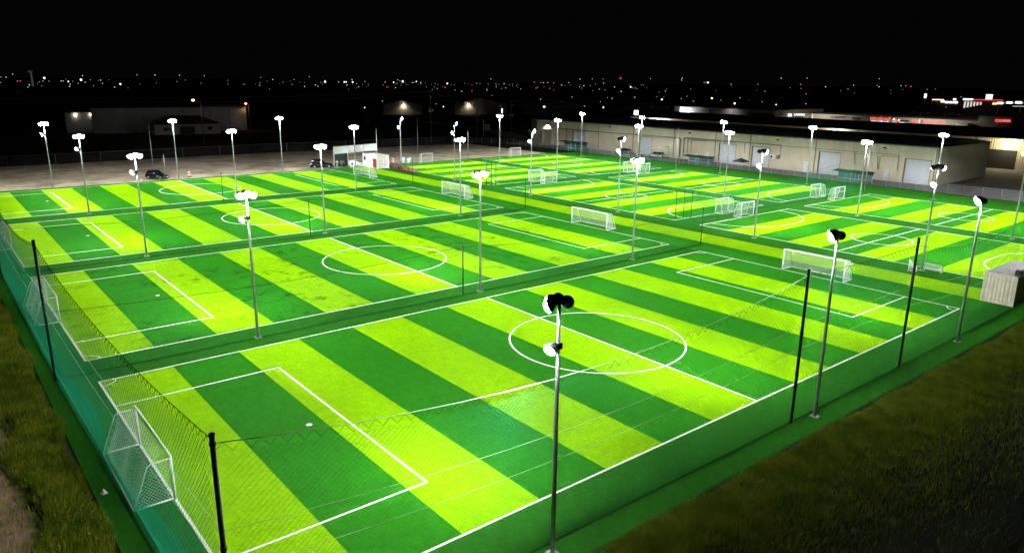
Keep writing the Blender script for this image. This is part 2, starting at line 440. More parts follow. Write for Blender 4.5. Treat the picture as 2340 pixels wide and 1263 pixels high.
def aim(pos, d, el):
    """matrix that puts +Z along horizontal direction d tilted el below the horizon"""
    v = Vector((math.cos(d)*math.cos(el), math.sin(d)*math.cos(el), -math.sin(el)))
    return Matrix.Translation(pos) @ v.to_track_quat('Z', 'Y').to_matrix().to_4x4()
HP = 10.45
def make_pole(both, lower, beam=None, low_beam=None):
    """local +X is the direction the pole throws its light"""
    t = thing('floodlight_pole', cat='light pole')
    p = MB(); p.tube([(0,0,0.03), (0,0,3.5), (0,0,7), (0,0,HP+0.1)], 0.105, 12, r1=0.062); p.build('pole', M['galv'], t)
    b = MB(); b.box(-0.22, 0.22, -0.22, 0.22, 0.011, 0.045)
    for sx in (-1, 1):
        for sy in (-1, 1): b.tube([(sx*0.16, sy*0.16, 0.04), (sx*0.16, sy*0.16, 0.11)], 0.025, 6)
    b.build('base_plate', M['galv'], t)
    a = MB(); a.tube([(0,-0.60,HP+0.04), (0,0.60,HP+0.04)], 0.045, 8); a.tube([(-0.28,0,HP+0.04), (0.28,0,HP+0.04)], 0.04, 8); a.build('crossarm', M['black'], t)
    spots = [(0.05, -0.44, -0.85, 0.42), (0.24, -0.17, -0.25, 0.42), (0.24, 0.17, 0.25, 0.42), (0.05, 0.44, 0.85, 0.42)]
    if both: spots = [(0.20, -0.40, -0.45, 0.42), (0.26, 0.0, 0.0, 0.38), (0.20, 0.40, 0.45, 0.42), (-0.20, -0.40, PI+0.45, 0.42), (-0.26, 0.0, PI, 0.38), (-0.20, 0.40, PI-0.45, 0.42)]
    for x, y, d, el in spots:
        h = ob('floodlight', HOUS, t); h.matrix_local = aim((x, y, HP + (0.08 if abs(y) < 0.3 else -0.02)), d, el)
        ob('lens', LENS, h)
    for d in ((0, PI) if both else (0,)):
        l = ob('lamp', (FLOOD_REAR if d else None) or beam or FLOOD, t, (0.62*math.cos(d), 0.62*math.sin(d), HP-0.42), d)
    if lower is not None:
        k_ = MB(); v = Vector((math.cos(lower), math.sin(lower), 0))
        k_.tube([(0,0,8.85), tuple(v*0.30 + Vector((0,0,8.85)))], 0.03, 6); k_.box(-0.11, 0.11, -0.11, 0.11, 8.72, 8.95); k_.build('bracket', M['black'], t)
        h = ob('lower_floodlight', HOUS, t); h.matrix_local = aim(v*0.38 + Vector((0,0,8.8)), lower, 0.55)
        ob('lens', LENS2, h)
        ob('lower_lamp', low_beam or FLOOD_LOW, t, tuple(v*0.72 + Vector((0,0,8.5))), lower)
    register(t); return t
kinds = {}
def pole(x, y, rz, both, lower, label, group, beam=None, low_beam=None):
    key = (both, None if lower is None else round(lower - rz, 3), beam, low_beam)
    if key not in kinds:
        kinds[key] = make_pole(both, key[1], beam, low_beam); o = kinds[key]
        o.location = (x, y, 0); o.rotation_euler = (0, 0, rz); tag(o, label, None, group)
    else:
        o = copy_tree(kinds[key], (x, y, 0), rz, label, group)
    return o
UL = [10.65, 30.75, 50.9]
rows = [(-3.2, PI/2, False, 'standing outside the net along the front edge of the nearest pitch', 'floodlight poles along the front edge'),
        (28.6, PI/2, True, 'between the nearest and the second large pitch', 'floodlight poles between the large pitches'),
        (60.2, PI/2, True, 'between the second and third large pitch', 'floodlight poles between the large pitches'),
        (90.9, PI/2, True, 'between the third and fourth large pitch', 'floodlight poles between the large pitches'),
        (122.0, -PI/2, False, 'at the edge of the dirt lot behind the fourth large pitch', 'floodlight poles at the edge of the dirt lot')]
for v, rz, both, txt, grp in rows:
    for i, u in enumerate(UL):
        if abs(v - 122) < 1: v_ = v + 0.3*i
        else: v_ = v
        pole(u, v_, rz, both, PI if i == 0 else None, ('left', 'middle', 'right')[i] + ' floodlight pole ' + txt, grp, FLOOD_WIDE if v > 120 else None, FLOOD_LOW_STRONG if v < 0 else None)
VR = [7.65, 27.1, 49.6, 69.0, 90.9, 110.2]
cn = ['nearest', 'second nearest', 'third nearest', 'third farthest', 'second farthest', 'farthest']
for i, v in enumerate(VR):
    pole(71.2, v, 0, False, PI, cn[i] + ' single sided floodlight pole in the row beside the striped walkway', 'floodlight poles beside the walkway')
for i, v in enumerate(VR):
    pole(97.05, v, 0, True, None, cn[i] + ' floodlight pole in the row between the two columns of small pitches', 'floodlight poles between the small pitches')
for i, v in enumerate(VR):
    pole(123.0, v, PI, False, None, cn[i] + ' floodlight pole in the row along the warehouse side of the small pitches', 'floodlight poles along the warehouse side', FLOOD_SPILL)

# ------------------------------------------------------------------ net posts and safety nets
def post(x, y, h, r, m_, label, group, name='net_post'):
    t = thing(name, (x, y, 0), label=label, cat='post', group=group)
    b = MB(); b.tube([(0,0,0.0), (0,0,h)], r, 10); b.build('pole', m_, t)
    b = MB(); b.lathe([(r*1.18, h-0.02), (r*1.18, h+0.04), (r*0.6, h+0.07)], 10); b.build('cap', m_, t)
    for z in (h*0.97, h*0.6, h*0.33): 
        b = MB(); b.lathe([(r*1.25, z-0.05), (r*1.25, z+0.05)], 10); b.build('collar', m_, t)
    return t

def safety_net(p0, p1, hs, sag, d, label, r=0.0045, belly=0.14, ropes=(0.68, 0.52), skirt=None, lacing=True, pale=False, z0=0.06, seg=9):
    """diamond mesh hung from a sagging rope between posts; hs = rope height at both ends"""
    t = thing('safety_net', (p0[0], p0[1], 0), label=label, cat='net', group='green safety nets')
    dx, dy = p1[0]-p0[0], p1[1]-p0[1]; Ln = math.hypot(dx, dy); ux, uy = dx/Ln, dy/Ln
    def top(s):
        q = min(1, max(0, s/Ln)); return hs[0] + (hs[1]-hs[0])*q - sag*4*q*(1-q)
    drop = 0.28
    Hm = max(hs)
    V = []; F = []
    def strand(pts, rad):
        nonlocal V, F
        o = len(V)
        for (s, z) in pts:
            x, y = ux*s, uy*s
            off = belly*math.sin(s*0.42+z*0.3)*min(1, z/2)            # a little belly in the net
            bx, by = -uy*off, ux*off
            V += [(x+bx+uy*rad, y+by-ux*rad, z), (x+bx-uy*rad, y+by+ux*rad, z), (x+bx, y+by, z+rad*1.3)]
        for i in range(len(pts)-1):
            a = o+3*i
            F += [(a, a+1, a+4, a+3), (a+1, a+2, a+5, a+4), (a+2, a, a+3, a+5)]
    nst = int((Ln + Hm)/d)
    for sgn in (1, -1):
        for i in range(-int(Hm/d) if sgn > 0 else 0, int(Ln/d)+1 + (0 if sgn > 0 else int(Hm/d)+1)):
            s0 = i*d; pts = []
            for j in range(seg+1):
                q = j/seg; s = s0 + sgn*q*Hm*0.97
                if s < 0 or s > Ln: continue
                ztop = top(s) - drop
                pts.append((s, z0 + (ztop-z0)*q))
            if len(pts) > 1: strand(pts, r)
    me = D.meshes.new('mesh'); me.from_pydata(V, [], F); me.materials.append(M['net'])
    ob('mesh', me, t, kind='stuff')
    nn = max(12, int(Ln/2))
    def rope(name, fn, rad, m_):
        b = MB(); b.tube([(ux*Ln*i/nn, uy*Ln*i/nn, fn(Ln*i/nn)) for i in range(nn+1)], rad, 5, caps=False); return b.build(name, m_, t)
    rope('top_rope', top, 0.014, M['rope_pale'] if pale else M['rope'])
    rope('bottom_rope', lambda s: z0, 0.022, M['rope'])
    for q in ropes: rope('cross_rope', lambda s: top(s)*q, 0.008, M['rope_pale'])
    if lacing:
        b = MB(); nz = int(Ln/0.26); pts = []
        for i in range(nz+1):
            s = Ln*i/nz; pts.append((ux*s, uy*s, top(s) - (0 if i % 2 else drop)))
        b.tube(pts, 0.008, 3, caps=False); b.build('lacing', M['rope'], t)
    if skirt:
        b = MB(); nd = int(Ln/0.09)
        for i in range(nd):
            s = Ln*i/nd + rng.uniform(-.02, .02); q = skirt*(0.75 + 0.25*math.sin(s*0.35))
            sx, sy = uy, -ux
            b.tube([(ux*s, uy*s, z0+0.55), (ux*(s+0.05)+sx*q*0.25, uy*(s+0.05)+sy*q*0.25, 0.18), (ux*(s+0.12)+sx*q, uy*(s+0.12)+sy*q, 0.03)], 0.010, 3, caps=False)
            b.tube([(ux*(s+0.12), uy*(s+0.12), z0+0.55), (ux*(s+0.03)+sx*q*0.3, uy*(s+0.03)+sy*q*0.3, 0.16), (ux*(s-0.05)+sx*q*0.95, uy*(s-0.05)+sy*q*0.95, 0.03)], 0.010, 3, caps=False)
        b.build('skirt', M['skirt'], t, kind='stuff')
    return t

gp = 'tall dark net posts around the pitches'
post(-1.6, -2.6, 8.85, 0.078, M['black'], 'thick black net post at the front left corner of the nearest pitch', gp)
post(-2.05, 28.5, 8.85, 0.085, M['darkpost'], 'dark net post behind the left goals between nearest and second pitch', gp)
post(-2.05, 59.6, 8.85, 0.085, M['darkpost'], 'dark net post on the left side between second and third pitch', gp)
post(28.95, -2.8, 8.8, 0.085, M['darkpost'], 'dark net post at the middle of the front edge, left of a floodlight pole', gp)
post(42.3, -2.78, 8.8, 0.085, M['darkpost'], 'dark net post on the front edge in front of the small folding goals', gp)
gi = 'slim green posts of the low nets between pitches'
for x, y, w in ((28.8, 28.5, 'halfway line between nearest and second large pitch'), (62.6, 28.55, 'walkway end of the net between nearest and second pitch'),
                (28.55, 59.5, 'halfway line between second and third large pitch'), (61.85, 59.3, 'walkway end of the net between second and third pitch'),
                (28.55, 90.6, 'halfway line between third and fourth large pitch'), (61.85, 90.5, 'walkway end of the net between third and fourth pitch')):
    post(x, y, 4.4, 0.05, M['galv'] if False else M['darkpost'], 'slim green post at the ' + w, gi)
for x, y, w in ((73.9, 41.3, 'left one of three posts at the near cluster'), (74.75, 40.6, 'middle one of three posts at the near cluster'), (75.55, 39.9, 'right one of three posts at the near cluster'),
                (72.3, 82.5, 'left one of three posts at the far cluster'), (71.95, 80.6, 'middle one of three posts at the far cluster'), (73.5, 81.3, 'right one of three posts at the far cluster')):
    post(x, y, 3.85 if y < 60 else 4.3, 0.05, M['darkpost'], 'slim green post, ' + w + ' beside the walkway', gi)
gw = 'tall grey posts near the pitch edges'
for x, y, h, w in ((122.45, 80.0, 8.8, 'tall pale post by the fence behind the goals of the far and middle small pitches'), (123.6, 38.9, 8.6, 'tall grey post holding the net near the green shelter'),
                   (30.8, 140.2, 8.7, 'tall pale post standing alone in the dirt lot behind the black hatchback'), (93.0, 138.7, 8.7, 'tall pale post in the dirt lot behind the far goal'),
                   (95.8, 120.8, 6.6, 'shorter pale post at the dirt edge between the two far small goals'), (30.85, 131.5, 3.5, 'short pale post in the dirt beside the black hatchback')):
    post(x, y, h, 0.07, M['galv'], w, gw)

safety_net((-2.05, 28.5), (-1.6, -2.6), (8.7, 8.7), 0.8, 0.25, 'tall sagging green net behind the left goal of the nearest pitch', skirt=-1.0, belly=0.0)
safety_net((-2.05, 59.6), (-2.05, 28.5), (8.6, 8.7), 1.2, 0.27, 'tall sagging green net behind the left goal of the second pitch', skirt=-1.0, belly=0.0)
safety_net((-1.6, -2.6), (28.95, -2.8), (8.6, 8.5), 1.35, 0.23, 'tall sagging green net along the left front edge of the nearest pitch', r=0.0042, pale=True)
safety_net((28.95, -2.8), (42.3, -2.78), (8.5, 8.35), 0.12, 0.25, 'short tall span of green net between the two front net posts', r=0.0038)
safety_net((42.3, -2.78), (62.6, -2.8), (8.35, 8.0), 1.0, 0.27, 'tall green net sagging towards the beige shipping container', r=0.004)
safety_net((-2.0, 28.5), (28.8, 28.5), (4.4, 4.4), 0.5, 0.3, 'low green net on the left between the nearest and second pitch', ropes=(), lacing=False)
safety_net((28.8, 28.5), (62.6, 28.55), (4.35, 4.35), 0.85, 0.26, 'low green net on the right between the nearest and second pitch', ropes=())
safety_net((-2.0, 59.5), (28.55, 59.5), (4.4, 4.4), 0.5, 0.4, 'low green net on the left between the second and third pitch', ropes=(), lacing=False)
safety_net((28.55, 59.5), (61.85, 59.3), (4.4, 4.4), 0.6, 0.4, 'low green net on the right between the second and third pitch', ropes=(), lacing=False)
safety_net((28.55, 90.6), (61.85, 90.5), (4.4, 4.4), 0.6, 0.5, 'low green net on the right between the third and fourth pitch', ropes=(), lacing=False, r=0.006)
safety_net((75.55, 39.0), (123.6, 38.9), (3.8, 6.5), 0.9, 0.3, 'green net between the near and middle small pitches hanging from the tall grey post', ropes=(), lacing=False, r=0.006)
safety_net((73.5, 80.4), (122.45, 80.0), (4.2, 5.0), 0.8, 0.5, 'green net between the middle and far small pitches', ropes=(), lacing=False, r=0.006)

# ------------------------------------------------------------------ goals
def goal_net(b, W, H, td, bd, d, r, legz):
    """white diamond netting: back (slanted), two sides, top; x = depth behind the line (negative), y across"""
    def strand(pts): b.tube(pts, r, 3, caps=False)
    prof = [(-td, H-0.06), (-td-(bd-td)*0.25, H*0.70), (-bd*0.80, H*0.33), (-bd*0.92, 0.10)]          # back profile, sagging inwards
    lens = [0]
    for i in range(3): lens.append(lens[-1] + math.hypot(prof[i+1][0]-prof[i][0], prof[i+1][1]-prof[i][1]))
    T = lens[-1]
    def back(q, y):
        for i in range(3):
            if q <= lens[i+1] or i == 2:
                t = (q-lens[i])/(lens[i+1]-lens[i]); x = prof[i][0]+(prof[i+1][0]-prof[i][0])*t; z = prof[i][1]+(prof[i+1][1]-prof[i][1])*t
                return (x + 0.10*math.sin(PI*q/T)*math.sin(PI*y/W*2.5)**2, y, z)
    for sg in (1, -1):
        y = -T if sg > 0 else 0
        while y < W + (0 if sg > 0 else T):
            pts = []
            for j in range(9):
                q = T*j/8; yy = y + sg*q
                if 0 <= yy <= W: pts.append(back(q, yy - 0))
            if len(pts) > 1: strand([(p[0], p[1]-W/2, p[2]) for p in pts])
            y += d
    for yy in (-W/2, W/2):                                            # sides
        for sg in (1, -1):
            c = -bd - H
            while c < bd + H:
                pts = []
                for j in range(13):
                    z = 0.06 + (H-0.1)*j/12; x = -(c + sg*(z))
                    lim = td + (bd-td)*(1 - z/H)
                    if -lim <= x <= 0: pts.append((x, yy + 0.05*math.sin(z*2)*(1 if yy < 0 else -1), z))
                if len(pts) > 1: strand([pts[0], pts[-1]])
                c += d
    c = -td
    while c < W:                                                      # top
        for sg in (1, -1):
            y0_, y1_ = (c, c+td) if sg > 0 else (c+td, c)
            if min(y0_, y1_) >= 0 and max(y0_, y1_) <= W: strand([(0, y0_-W/2, H-0.02), (-td, y1_-W/2, H-0.06)])
        c += d
def make_goal(name, W, H, td, bd, r, d, rn):
    """goal mouth faces +X"""
    t = thing(name, cat='goal')
    for s in (-1, 1):
        b = MB(); b.tube([(0, s*W/2, 0.01), (0, s*W/2, H)], r, 10); b.build('goal_post', M['white'], t)
        b = MB(); b.tube([(-0.02, s*W/2, H-0.10), (-td, s*W/2, H-0.12), (-td-0.12, s*W/2, H-0.22), (-bd, s*W/2, 0.06)], r*0.55, 6); b.build('stanchion', M['white'], t)
        b = MB(); b.tube([(0, s*W/2, 0.05), (-bd, s*W/2, 0.05)], r*0.6, 6); b.build('side_bar', M['white'], t)
    b = MB(); b.tube([(0, -W/2-r, H), (0, W/2+r, H)], r, 10); b.build('crossbar', M['white'], t)
    b = MB(); b.tube([(-bd, -W/2, 0.05), (-bd, W/2, 0.05)], r*0.6, 6); b.build('base_bar', M['white'], t)
    b = MB(); goal_net(b, W, H, td, bd, d, rn, 0); b.build('net', M['goalnet'], t, kind='stuff')
    register(t); return t
gB = make_goal('soccer_goal', 6.35, 2.12, 0.85, 1.7, 0.06, 0.17, 0.0065)
gl = 'full width white goals of the large pitches'
specs = []
for (y0, y1), w in ((FA, 'the nearest large pitch'), (FB, 'the second large pitch'), (FC, 'the third large pitch'), (FD, 'the fourth large pitch')):
    c = (y0+y1)/2
    specs += [((0, c, 0), 0, 'wide white goal at the left end of ' + w), ((60, c, 0), PI, 'wide white goal at the walkway end of ' + w)]
for i, (l, rz, lab) in enumerate(specs):
    if i == 0: gB.location = l; tag(gB, lab, None, gl)
    else: copy_tree(gB, l, rz, lab, gl)
gS = make_goal('small_soccer_goal', 3.0, 2.07, 0.65, 1.15, 0.05, 0.22, 0.006)
gs = 'narrow white goals of the small pitches'
first = True
for ci, x in enumerate((83.5, 109.5)):
    for ri, (y0, y1) in enumerate(ROW):
        for e, yy in enumerate((y0, y1)):
            if ri == 0 and e == 0: continue
            w = ('beside the walkway', 'on the warehouse side')[ci]
            lab = 'narrow white goal at the ' + ('near', 'far')[e] + ' end of the ' + ('near', 'middle', 'far')[ri] + ' small pitch ' + w
            rz = PI/2 if e == 0 else -PI/2
            yo = yy + (0.25 if (ri == 2 and e == 1) else 0)
            if first: gS.location = (x, yo, 0); gS.rotation_euler = (0, 0, rz); tag(gS, lab, None, gs); first = False
            else: copy_tree(gS, (x, yo, 0), rz, lab, gs)
gM = make_goal('folding_goal', 1.85, 0.82, 0.12, 0.75, 0.028, 0.14, 0.007)
gM.location = (71.35, 6.85, 0); gM.rotation_euler = (0, 0, PI); tag(gM, 'small folding white goal to the right of the pole base by the walkway', None, 'small folding training goals')
copy_tree(gM, (70.75, 8.75, 0), PI*0.62, 'small folding white goal to the left of the pole base by the walkway', 'small folding training goals')

# ------------------------------------------------------------------ shipping containers
def corrugated(b, p0, p1, z0, z1, pitch, depth, mi=0):
    """trapezoid ribs on a wall from p0 to p1, ribs stand out to the left of p0->p1"""
    d = Vector((p1[0]-p0[0], p1[1]-p0[1])); L_ = d.length; d /= L_; nv = Vector((-d.y, d.x))
    n_ = max(1, round(L_/pitch)); pt = []
    for i in range(n_):
        for q, h in ((0, 0), (0.36, 0), (0.5, depth), (0.86, depth)): pt.append(((i+q)*L_/n_, h))
    pt.append((L_, 0))
    vs = []
    for s, h in pt:
        x, y = p0[0]+d.x*s+nv.x*h, p0[1]+d.y*s+nv.y*h
        vs += [(x, y, z0), (x, y, z1)]
    b.add(vs, [(2*i, 2*i+2, 2*i+3, 2*i+1) for i in range(len(pt)-1)], mi)
M['cont_beige'] = mat('beige_container_steel', (0.72, 0.67, 0.50), 0.55, vary=0.10, scale=2.5)
M['cont_top'] = mat('grey_container_roof', (0.30, 0.27, 0.26), 0.7, vary=0.2, scale=3)
M['cont_white'] = mat('white_container_steel', (0.80, 0.78, 0.74), 0.5, vary=0.05, scale=1.5)
t = thing('shipping_container', (64.2, -2.66, 0), label='beige corrugated shipping container on the turf at the right edge', cat='container')
L_, W_, H_ = 7.2, 2.55, 2.6
b = MB(); corrugated(b, (0, W_-0.10), (0, 0.10), 0.16, H_-0.10, 0.28, 0.045); b.build('end_panel', M['cont_beige'], t)
b = MB(); corrugated(b, (L_, W_-0.04), (0.10, W_-0.04), 0.16, H_-0.1, 0.28, 0.036); corrugated(b, (0.10, 0.04), (L_, 0.04), 0.16, H_-0.1, 0.28, 0.036); b.box(L_-0.05, L_, 0.1, W_-0.1, 0.16, H_-0.1); b.build('side_panel', M['cont_beige'], t)
b = MB()
for x in (-0.04, L_-0.08):
    for y in (0, W_-0.12):
        b = MB(); b.box(x, x+0.14, y, y+0.12, 0.011, H_); b.build('corner_post', M['cont_beige'], t)
b = MB()
for z in (0.02, H_-0.12):
    b.box(-0.03, 0.09, 0.12, W_-0.12, z, z+0.14)
    for y in (0, W_-0.1): b.box(0.1, L_-0.08, y, y+0.1, z, z+0.12)
b.build('rail', M['cont_beige'], t)
b = MB(); b.box(0.0, L_, 0.03, W_-0.03, H_-0.02, H_+0.012); b.build('roof', M['cont_top'], t)
b = MB(); b.box(0.6, 1.25, 0.05, 0.5, H_+0.012, H_+0.5); b.build('speaker_box', M['black'], t)

t = thing('office_container', (67.75, 114.0, 0), 0.02, label='white container office with a red door at the end of the walkway', cat='container')
L_, W_, H_ = 2.75, 6.1, 2.85
b = MB(); b.box(0, L_, 0, W_, 0.16, H_); b.build('body', M['cont_white'], t)
b = MB()
for x in (-0.02, L_-0.10):
    for y in (-0.02, W_-0.10):
        b = MB(); b.box(x, x+0.12, y, y+0.12, 0.012, H_+0.03); b.build('corner_post', M['cont_white'], t)
b = MB(); b.box(-0.05, -0.004, 0.35, 1.75, 0.25, 2.15); b.build('red_door', M['red'], t)
b = MB(); b.box(-0.05, -0.003, 4.9, 5.5, 1.55, 2.2); b.build('window', M['glass'], t)
b = MB(); b.box(-0.035, -0.004, 4.85, 5.55, 2.25, 2.4); b.build('vent', M['trim'], t)
for x0, x1 in ((0.12, 1.33), (1.42, 2.63)):
    b = MB(); b.box(x0, x1, -0.05, -0.004, 0.2, H_-0.1); dd = b.build('cargo_door', M['cont_white'], t)
    b = MB()
    for x in (x0+0.3, x1-0.3): b.tube([(x, -0.08, 0.25), (x, -0.08, H_-0.15)], 0.022, 6)
    b.build('lock_rod', M['galv'], dd)
    b = MB()
    for z in (0.55, 0.85, 1.15, 1.45, 1.75): b.box(x0+0.12, x1-0.15, -0.062, -0.052, z, z+0.04)
    b.build('lettering_bar', M['trim'], dd)
b = MB(); b.box(-0.02, L_+0.02, -0.02, W_+0.02, H_, H_+0.03); b.build('roof', M['cont_white'], t)
b = MB(); b.tube([(1.6, 3.5, H_+0.03), (1.6, 3.5, H_+0.5)], 0.05, 8); b.build('roof_vent', M['white'], t)

# ------------------------------------------------------------------ banner on posts behind the fourth pitch
t = thing('banner_stand', (61.9, 121.9, 0), math.atan2(2.8, 11.7), label='long white banner stretched on posts behind the office container', cat='banner')
Lb = 12.03
for i, x in enumerate((0.0, Lb*0.31, Lb*0.66, Lb)):
    hh = 4.45 if i < 3 else 7.6
    b = MB(); b.tube([(x, 0, -0.03), (x, 0, hh)], 0.055, 8); b.build('post', M['white'], t)
for i in range(3):
    xa, xb = (0.0, Lb*0.31, Lb*0.66, Lb)[i:i+2]
    b = MB(); nx = 6
    for j in range(nx):
        a, c = xa+0.07+(xb-xa-0.14)*j/nx, xa+0.07+(xb-xa-0.14)*(j+1)/nx
        f0, f1 = -0.065-0.03*math.sin(j*1.3+i), -0.065-0.03*math.sin((j+1)*1.3+i)
        b.add([(a,f0,2.85),(c,f1,2.85),(c,f1-0.02,4.38),(a,f0-0.02,4.38)], [(0,1,2,3)])
        b.add([(a,f0+0.01,2.85),(c,f1+0.01,2.85),(c,f1-0.01,4.38),(a,f0-0.01,4.38)], [(3,2,1,0)])
    b.build('banner_panel', M['cloth_white'], t)
b = MB(); b.tube([(Lb*0.31, 0, 1.15), (Lb*0.9, 0, 1.35)], 0.045, 6); b.build('rail', M['white'], t)
t = thing('windscreen', (62.1, 122.3, 0), math.atan2(2.8, 11.7), label='dark green mesh screen hanging under the left of the white banner', cat='screen')
b = MB(); b.box(0.05, 3.6, 0.0, 0.02, 0.05, 2.8); b.build('mesh_panel', mat('dark_green_mesh', (0.02, 0.045, 0.033), 0.9, vary=0.15), t)

# ------------------------------------------------------------------ people by the banner
def person(x, y, rz, H, shirt, trousers, label, arms):
    t = thing('person', (x, y, 0), rz, label=label, cat='person', group='people standing under the banner')
    s = H/1.75
    J = {'pel':(0,0,.95), 'ch':(0,0,1.25), 'nk':(0,0,1.47), 'hd':(0.02,0,1.58), 'tp':(0.01,0,1.70),
         'shl':(0,.18,1.40), 'ell':(.03,.25,1.13), 'hal':(.16,.22,.93), 'fil':(.22,.21,.86), 'shr':(0,-.18,1.40), 'elr':(.03,-.25,1.13), 'har':(.16,-.22,.93), 'fir':(.22,-.21,.86),
         'hpl':(0,.09,.90), 'knl':(.02,.10,.50), 'anl':(0,.11,.08), 'tol':(.17,.13,.03), 'hpr':(0,-.09,.90), 'knr':(.02,-.10,.50), 'anr':(0,-.11,.08), 'tor':(.17,-.13,.03)}
    if arms == 'crossed':
        J['ell'] = (.06,.27,1.15); J['hal'] = (.22,.02,1.18); J['fil'] = (.24,-.08,1.2); J['elr'] = (.06,-.27,1.15); J['har'] = (.24,-.02,1.12); J['fir'] = (.25,.08,1.14)
    Rd = {'pel':.15,'ch':.15,'nk':.06,'hd':.095,'tp':.07,'shl':.065,'ell':.045,'hal':.035,'fil':.03,'shr':.065,'elr':.045,'har':.035,'fir':.03,'hpl':.09,'knl':.06,'anl':.042,'tol':.035,'hpr':.09,'knr':.06,'anr':.042,'tor':.035}
    E = [('pel','ch'),('ch','nk'),('nk','hd'),('hd','tp'),('ch','shl'),('shl','ell'),('ell','hal'),('hal','fil'),('ch','shr'),('shr','elr'),('elr','har'),('har','fir'),
         ('pel','hpl'),('hpl','knl'),('knl','anl'),('anl','tol'),('pel','hpr'),('hpr','knr'),('knr','anr'),('anr','tor')]
    def skin(name, keys, m_, grow=0.0):
        ks = [k for k in J if k in keys]; me = D.meshes.new(name)
        me.from_pydata([tuple(c*s for c in J[k]) for k in ks], [(ks.index(a), ks.index(b)) for a, b in E if a in ks and b in ks], [])
        me.materials.append(m_)
        o = ob(name, me, t)
        md = o.modifiers.new('skin', 'SKIN'); sv = me.skin_vertices[0].data
        for i, k in enumerate(ks): sv[i].radius = ((Rd[k]+grow)*s, (Rd[k]+grow)*s*(0.8 if k in ('pel','ch') else 1)); sv[i].use_root = (i == 0)
        o.modifiers.new('sub', 'SUBSURF').levels = 1; o.modifiers['sub'].render_levels = 1
        return o
    skin('body', set(J), M['skin'])
    skin('shirt', {'pel','ch','shl','shr','ell','elr'}, shirt, 0.022)
    skin('trousers', {'pel','hpl','knl','anl','hpr','knr','anr'}, trousers, 0.020)
    b = MB(); b.lathe([(0.02, .05), (0.075, .03), (0.105, -.03), (0.10, -.09)], 10, mat=Matrix.Translation((-0.01*s, 0, 1.68*s)) @ Matrix.Scale(s, 4)); b.build('hair', M['hair'], t)
person(62.2, 121.25, -2.2, 1.72, M['cloth_white'], M['cloth_grey'], 'person in white shirt with arms folded beside the banner post', 'crossed')
person(63.1, 121.1, -2.0, 1.76, M['cloth_olive'], M['cloth_olive'], 'person in grey green clothes in the middle of the group under the banner', 'down')
person(63.75, 121.25, -2.6, 1.74, M['cloth_dark'], M['cloth_dark'], 'person all in dark clothes at the right of the group under the banner', 'down')

# ------------------------------------------------------------------ inflatable, seats, drums, debris beside the office container
t = thing('inflatable_pod', (65.6, 120.6, 0), -0.30, label='white egg shaped inflatable with a long thin tail beside the office', cat='inflatable')
b = MB(); b.lathe([(0.02, -1.0), (0.45, -0.9), (0.7, -0.55), (0.75, -0.1), (0.66, 0.35), (0.45, 0.8), (0.25, 1.2), (0.2, 1.3)], 16, mat=Matrix.Translation((0, 0, 0.78)) @ Matrix.Rotation(PI/2, 4, 'Y')); b.build('body', M['cont_white'], t)
b = MB(); b.tube([(1.25, 0, 0.78), (2.0, 0, 0.72), (2.6, 0, 0.66)], 0.2, 8, r1=0.10); b.build('tail', M['cont_white'], t)
b = MB(); b.tube([(2.5+0.33*math.cos(a*PI/8), 0.02, 1.05+0.33*math.sin(a*PI/8)) for a in range(17)], 0.05, 6, caps=False); b.build('tail_ring', M['cont_white'], t)
b = MB(); b.add([(-0.35+0.24*math.cos(a*PI/6), -0.735+0.0, 0.82+0.24*math.sin(a*PI/6)) for a in range(12)], [list(range(12))]); b.build('blue_emblem', mat('blue_print', (0.04, 0.06, 0.25), 0.6), t)

grp = 'row of red folding seats along the walkway'
sp = thing('red_seat', (70.55, 111.9, 0), PI*0.5, cat='seat', group=grp)
b = MB(); b.box(-0.42, 0.42, -0.30, 0.28, 0.40, 0.48); b.build('seat', M['redseat'], sp)
b = MB(); b.add([(-0.42,0.24,0.46),(0.42,0.24,0.46),(0.42,0.42,1.05),(-0.42,0.42,1.05),(-0.42,0.30,0.46),(0.42,0.30,0.46),(0.42,0.48,1.05),(-0.42,0.48,1.05)], [(0,1,2,3),(7,6,5,4),(3,2,6,7),(0,3,7,4),(1,5,6,2)]); b.build('backrest', M['redseat'], sp)
for sx in (-0.36, 0.36):
    b = MB(); b.tube([(sx, -0.24, 0.012), (sx, -0.22, 0.42)], 0.03, 6); b.tube([(sx, 0.24, 0.012), (sx, 0.26, 0.42)], 0.03, 6); b.tube([(sx, -0.24, 0.05), (sx, 0.24, 0.05)], 0.02, 6); b.build('leg', M['black'], sp)
register(sp)
nw = ['nearest the office container', 'second from the office container', 'third from the office container', 'fourth from the office container', 'fifth from the office container', 'fourth from the open end', 'third from the open end', 'second from the open end', 'at the open end of the row']
for i in range(9):
    lab = 'red folding seat ' + nw[i]
    loc = (70.45-0.06*i, 111.9-1.08*i, 0)
    if i == 0: sp.location = loc; sp['label'] = lab; sp.rotation_euler = (0, 0, -PI/2)
    else: copy_tree(sp, loc, -PI/2 + rng.uniform(-.08, .08), lab)
t = thing('equipment_bag', (70.5, 109.0, 0.485), label='black bag lying on the third red seat', cat='bag')
t.location = (70.30, 109.75, 0.485)
b = MB(); b.lathe([(0.05, -0.35), (0.18, -0.30), (0.20, 0), (0.18, 0.30), (0.05, 0.35)], 10, mat=Matrix.Translation((0,0,0.2)) @ Matrix.Rotation(PI/2, 4, 'X')); b.build('bag_body', M['black'], t)
b = MB(); b.tube([(0,-0.2,0.36),(0,-0.1,0.46),(0,0.1,0.46),(0,0.2,0.36)], 0.015, 5); b.build('handle', M['black'], t)
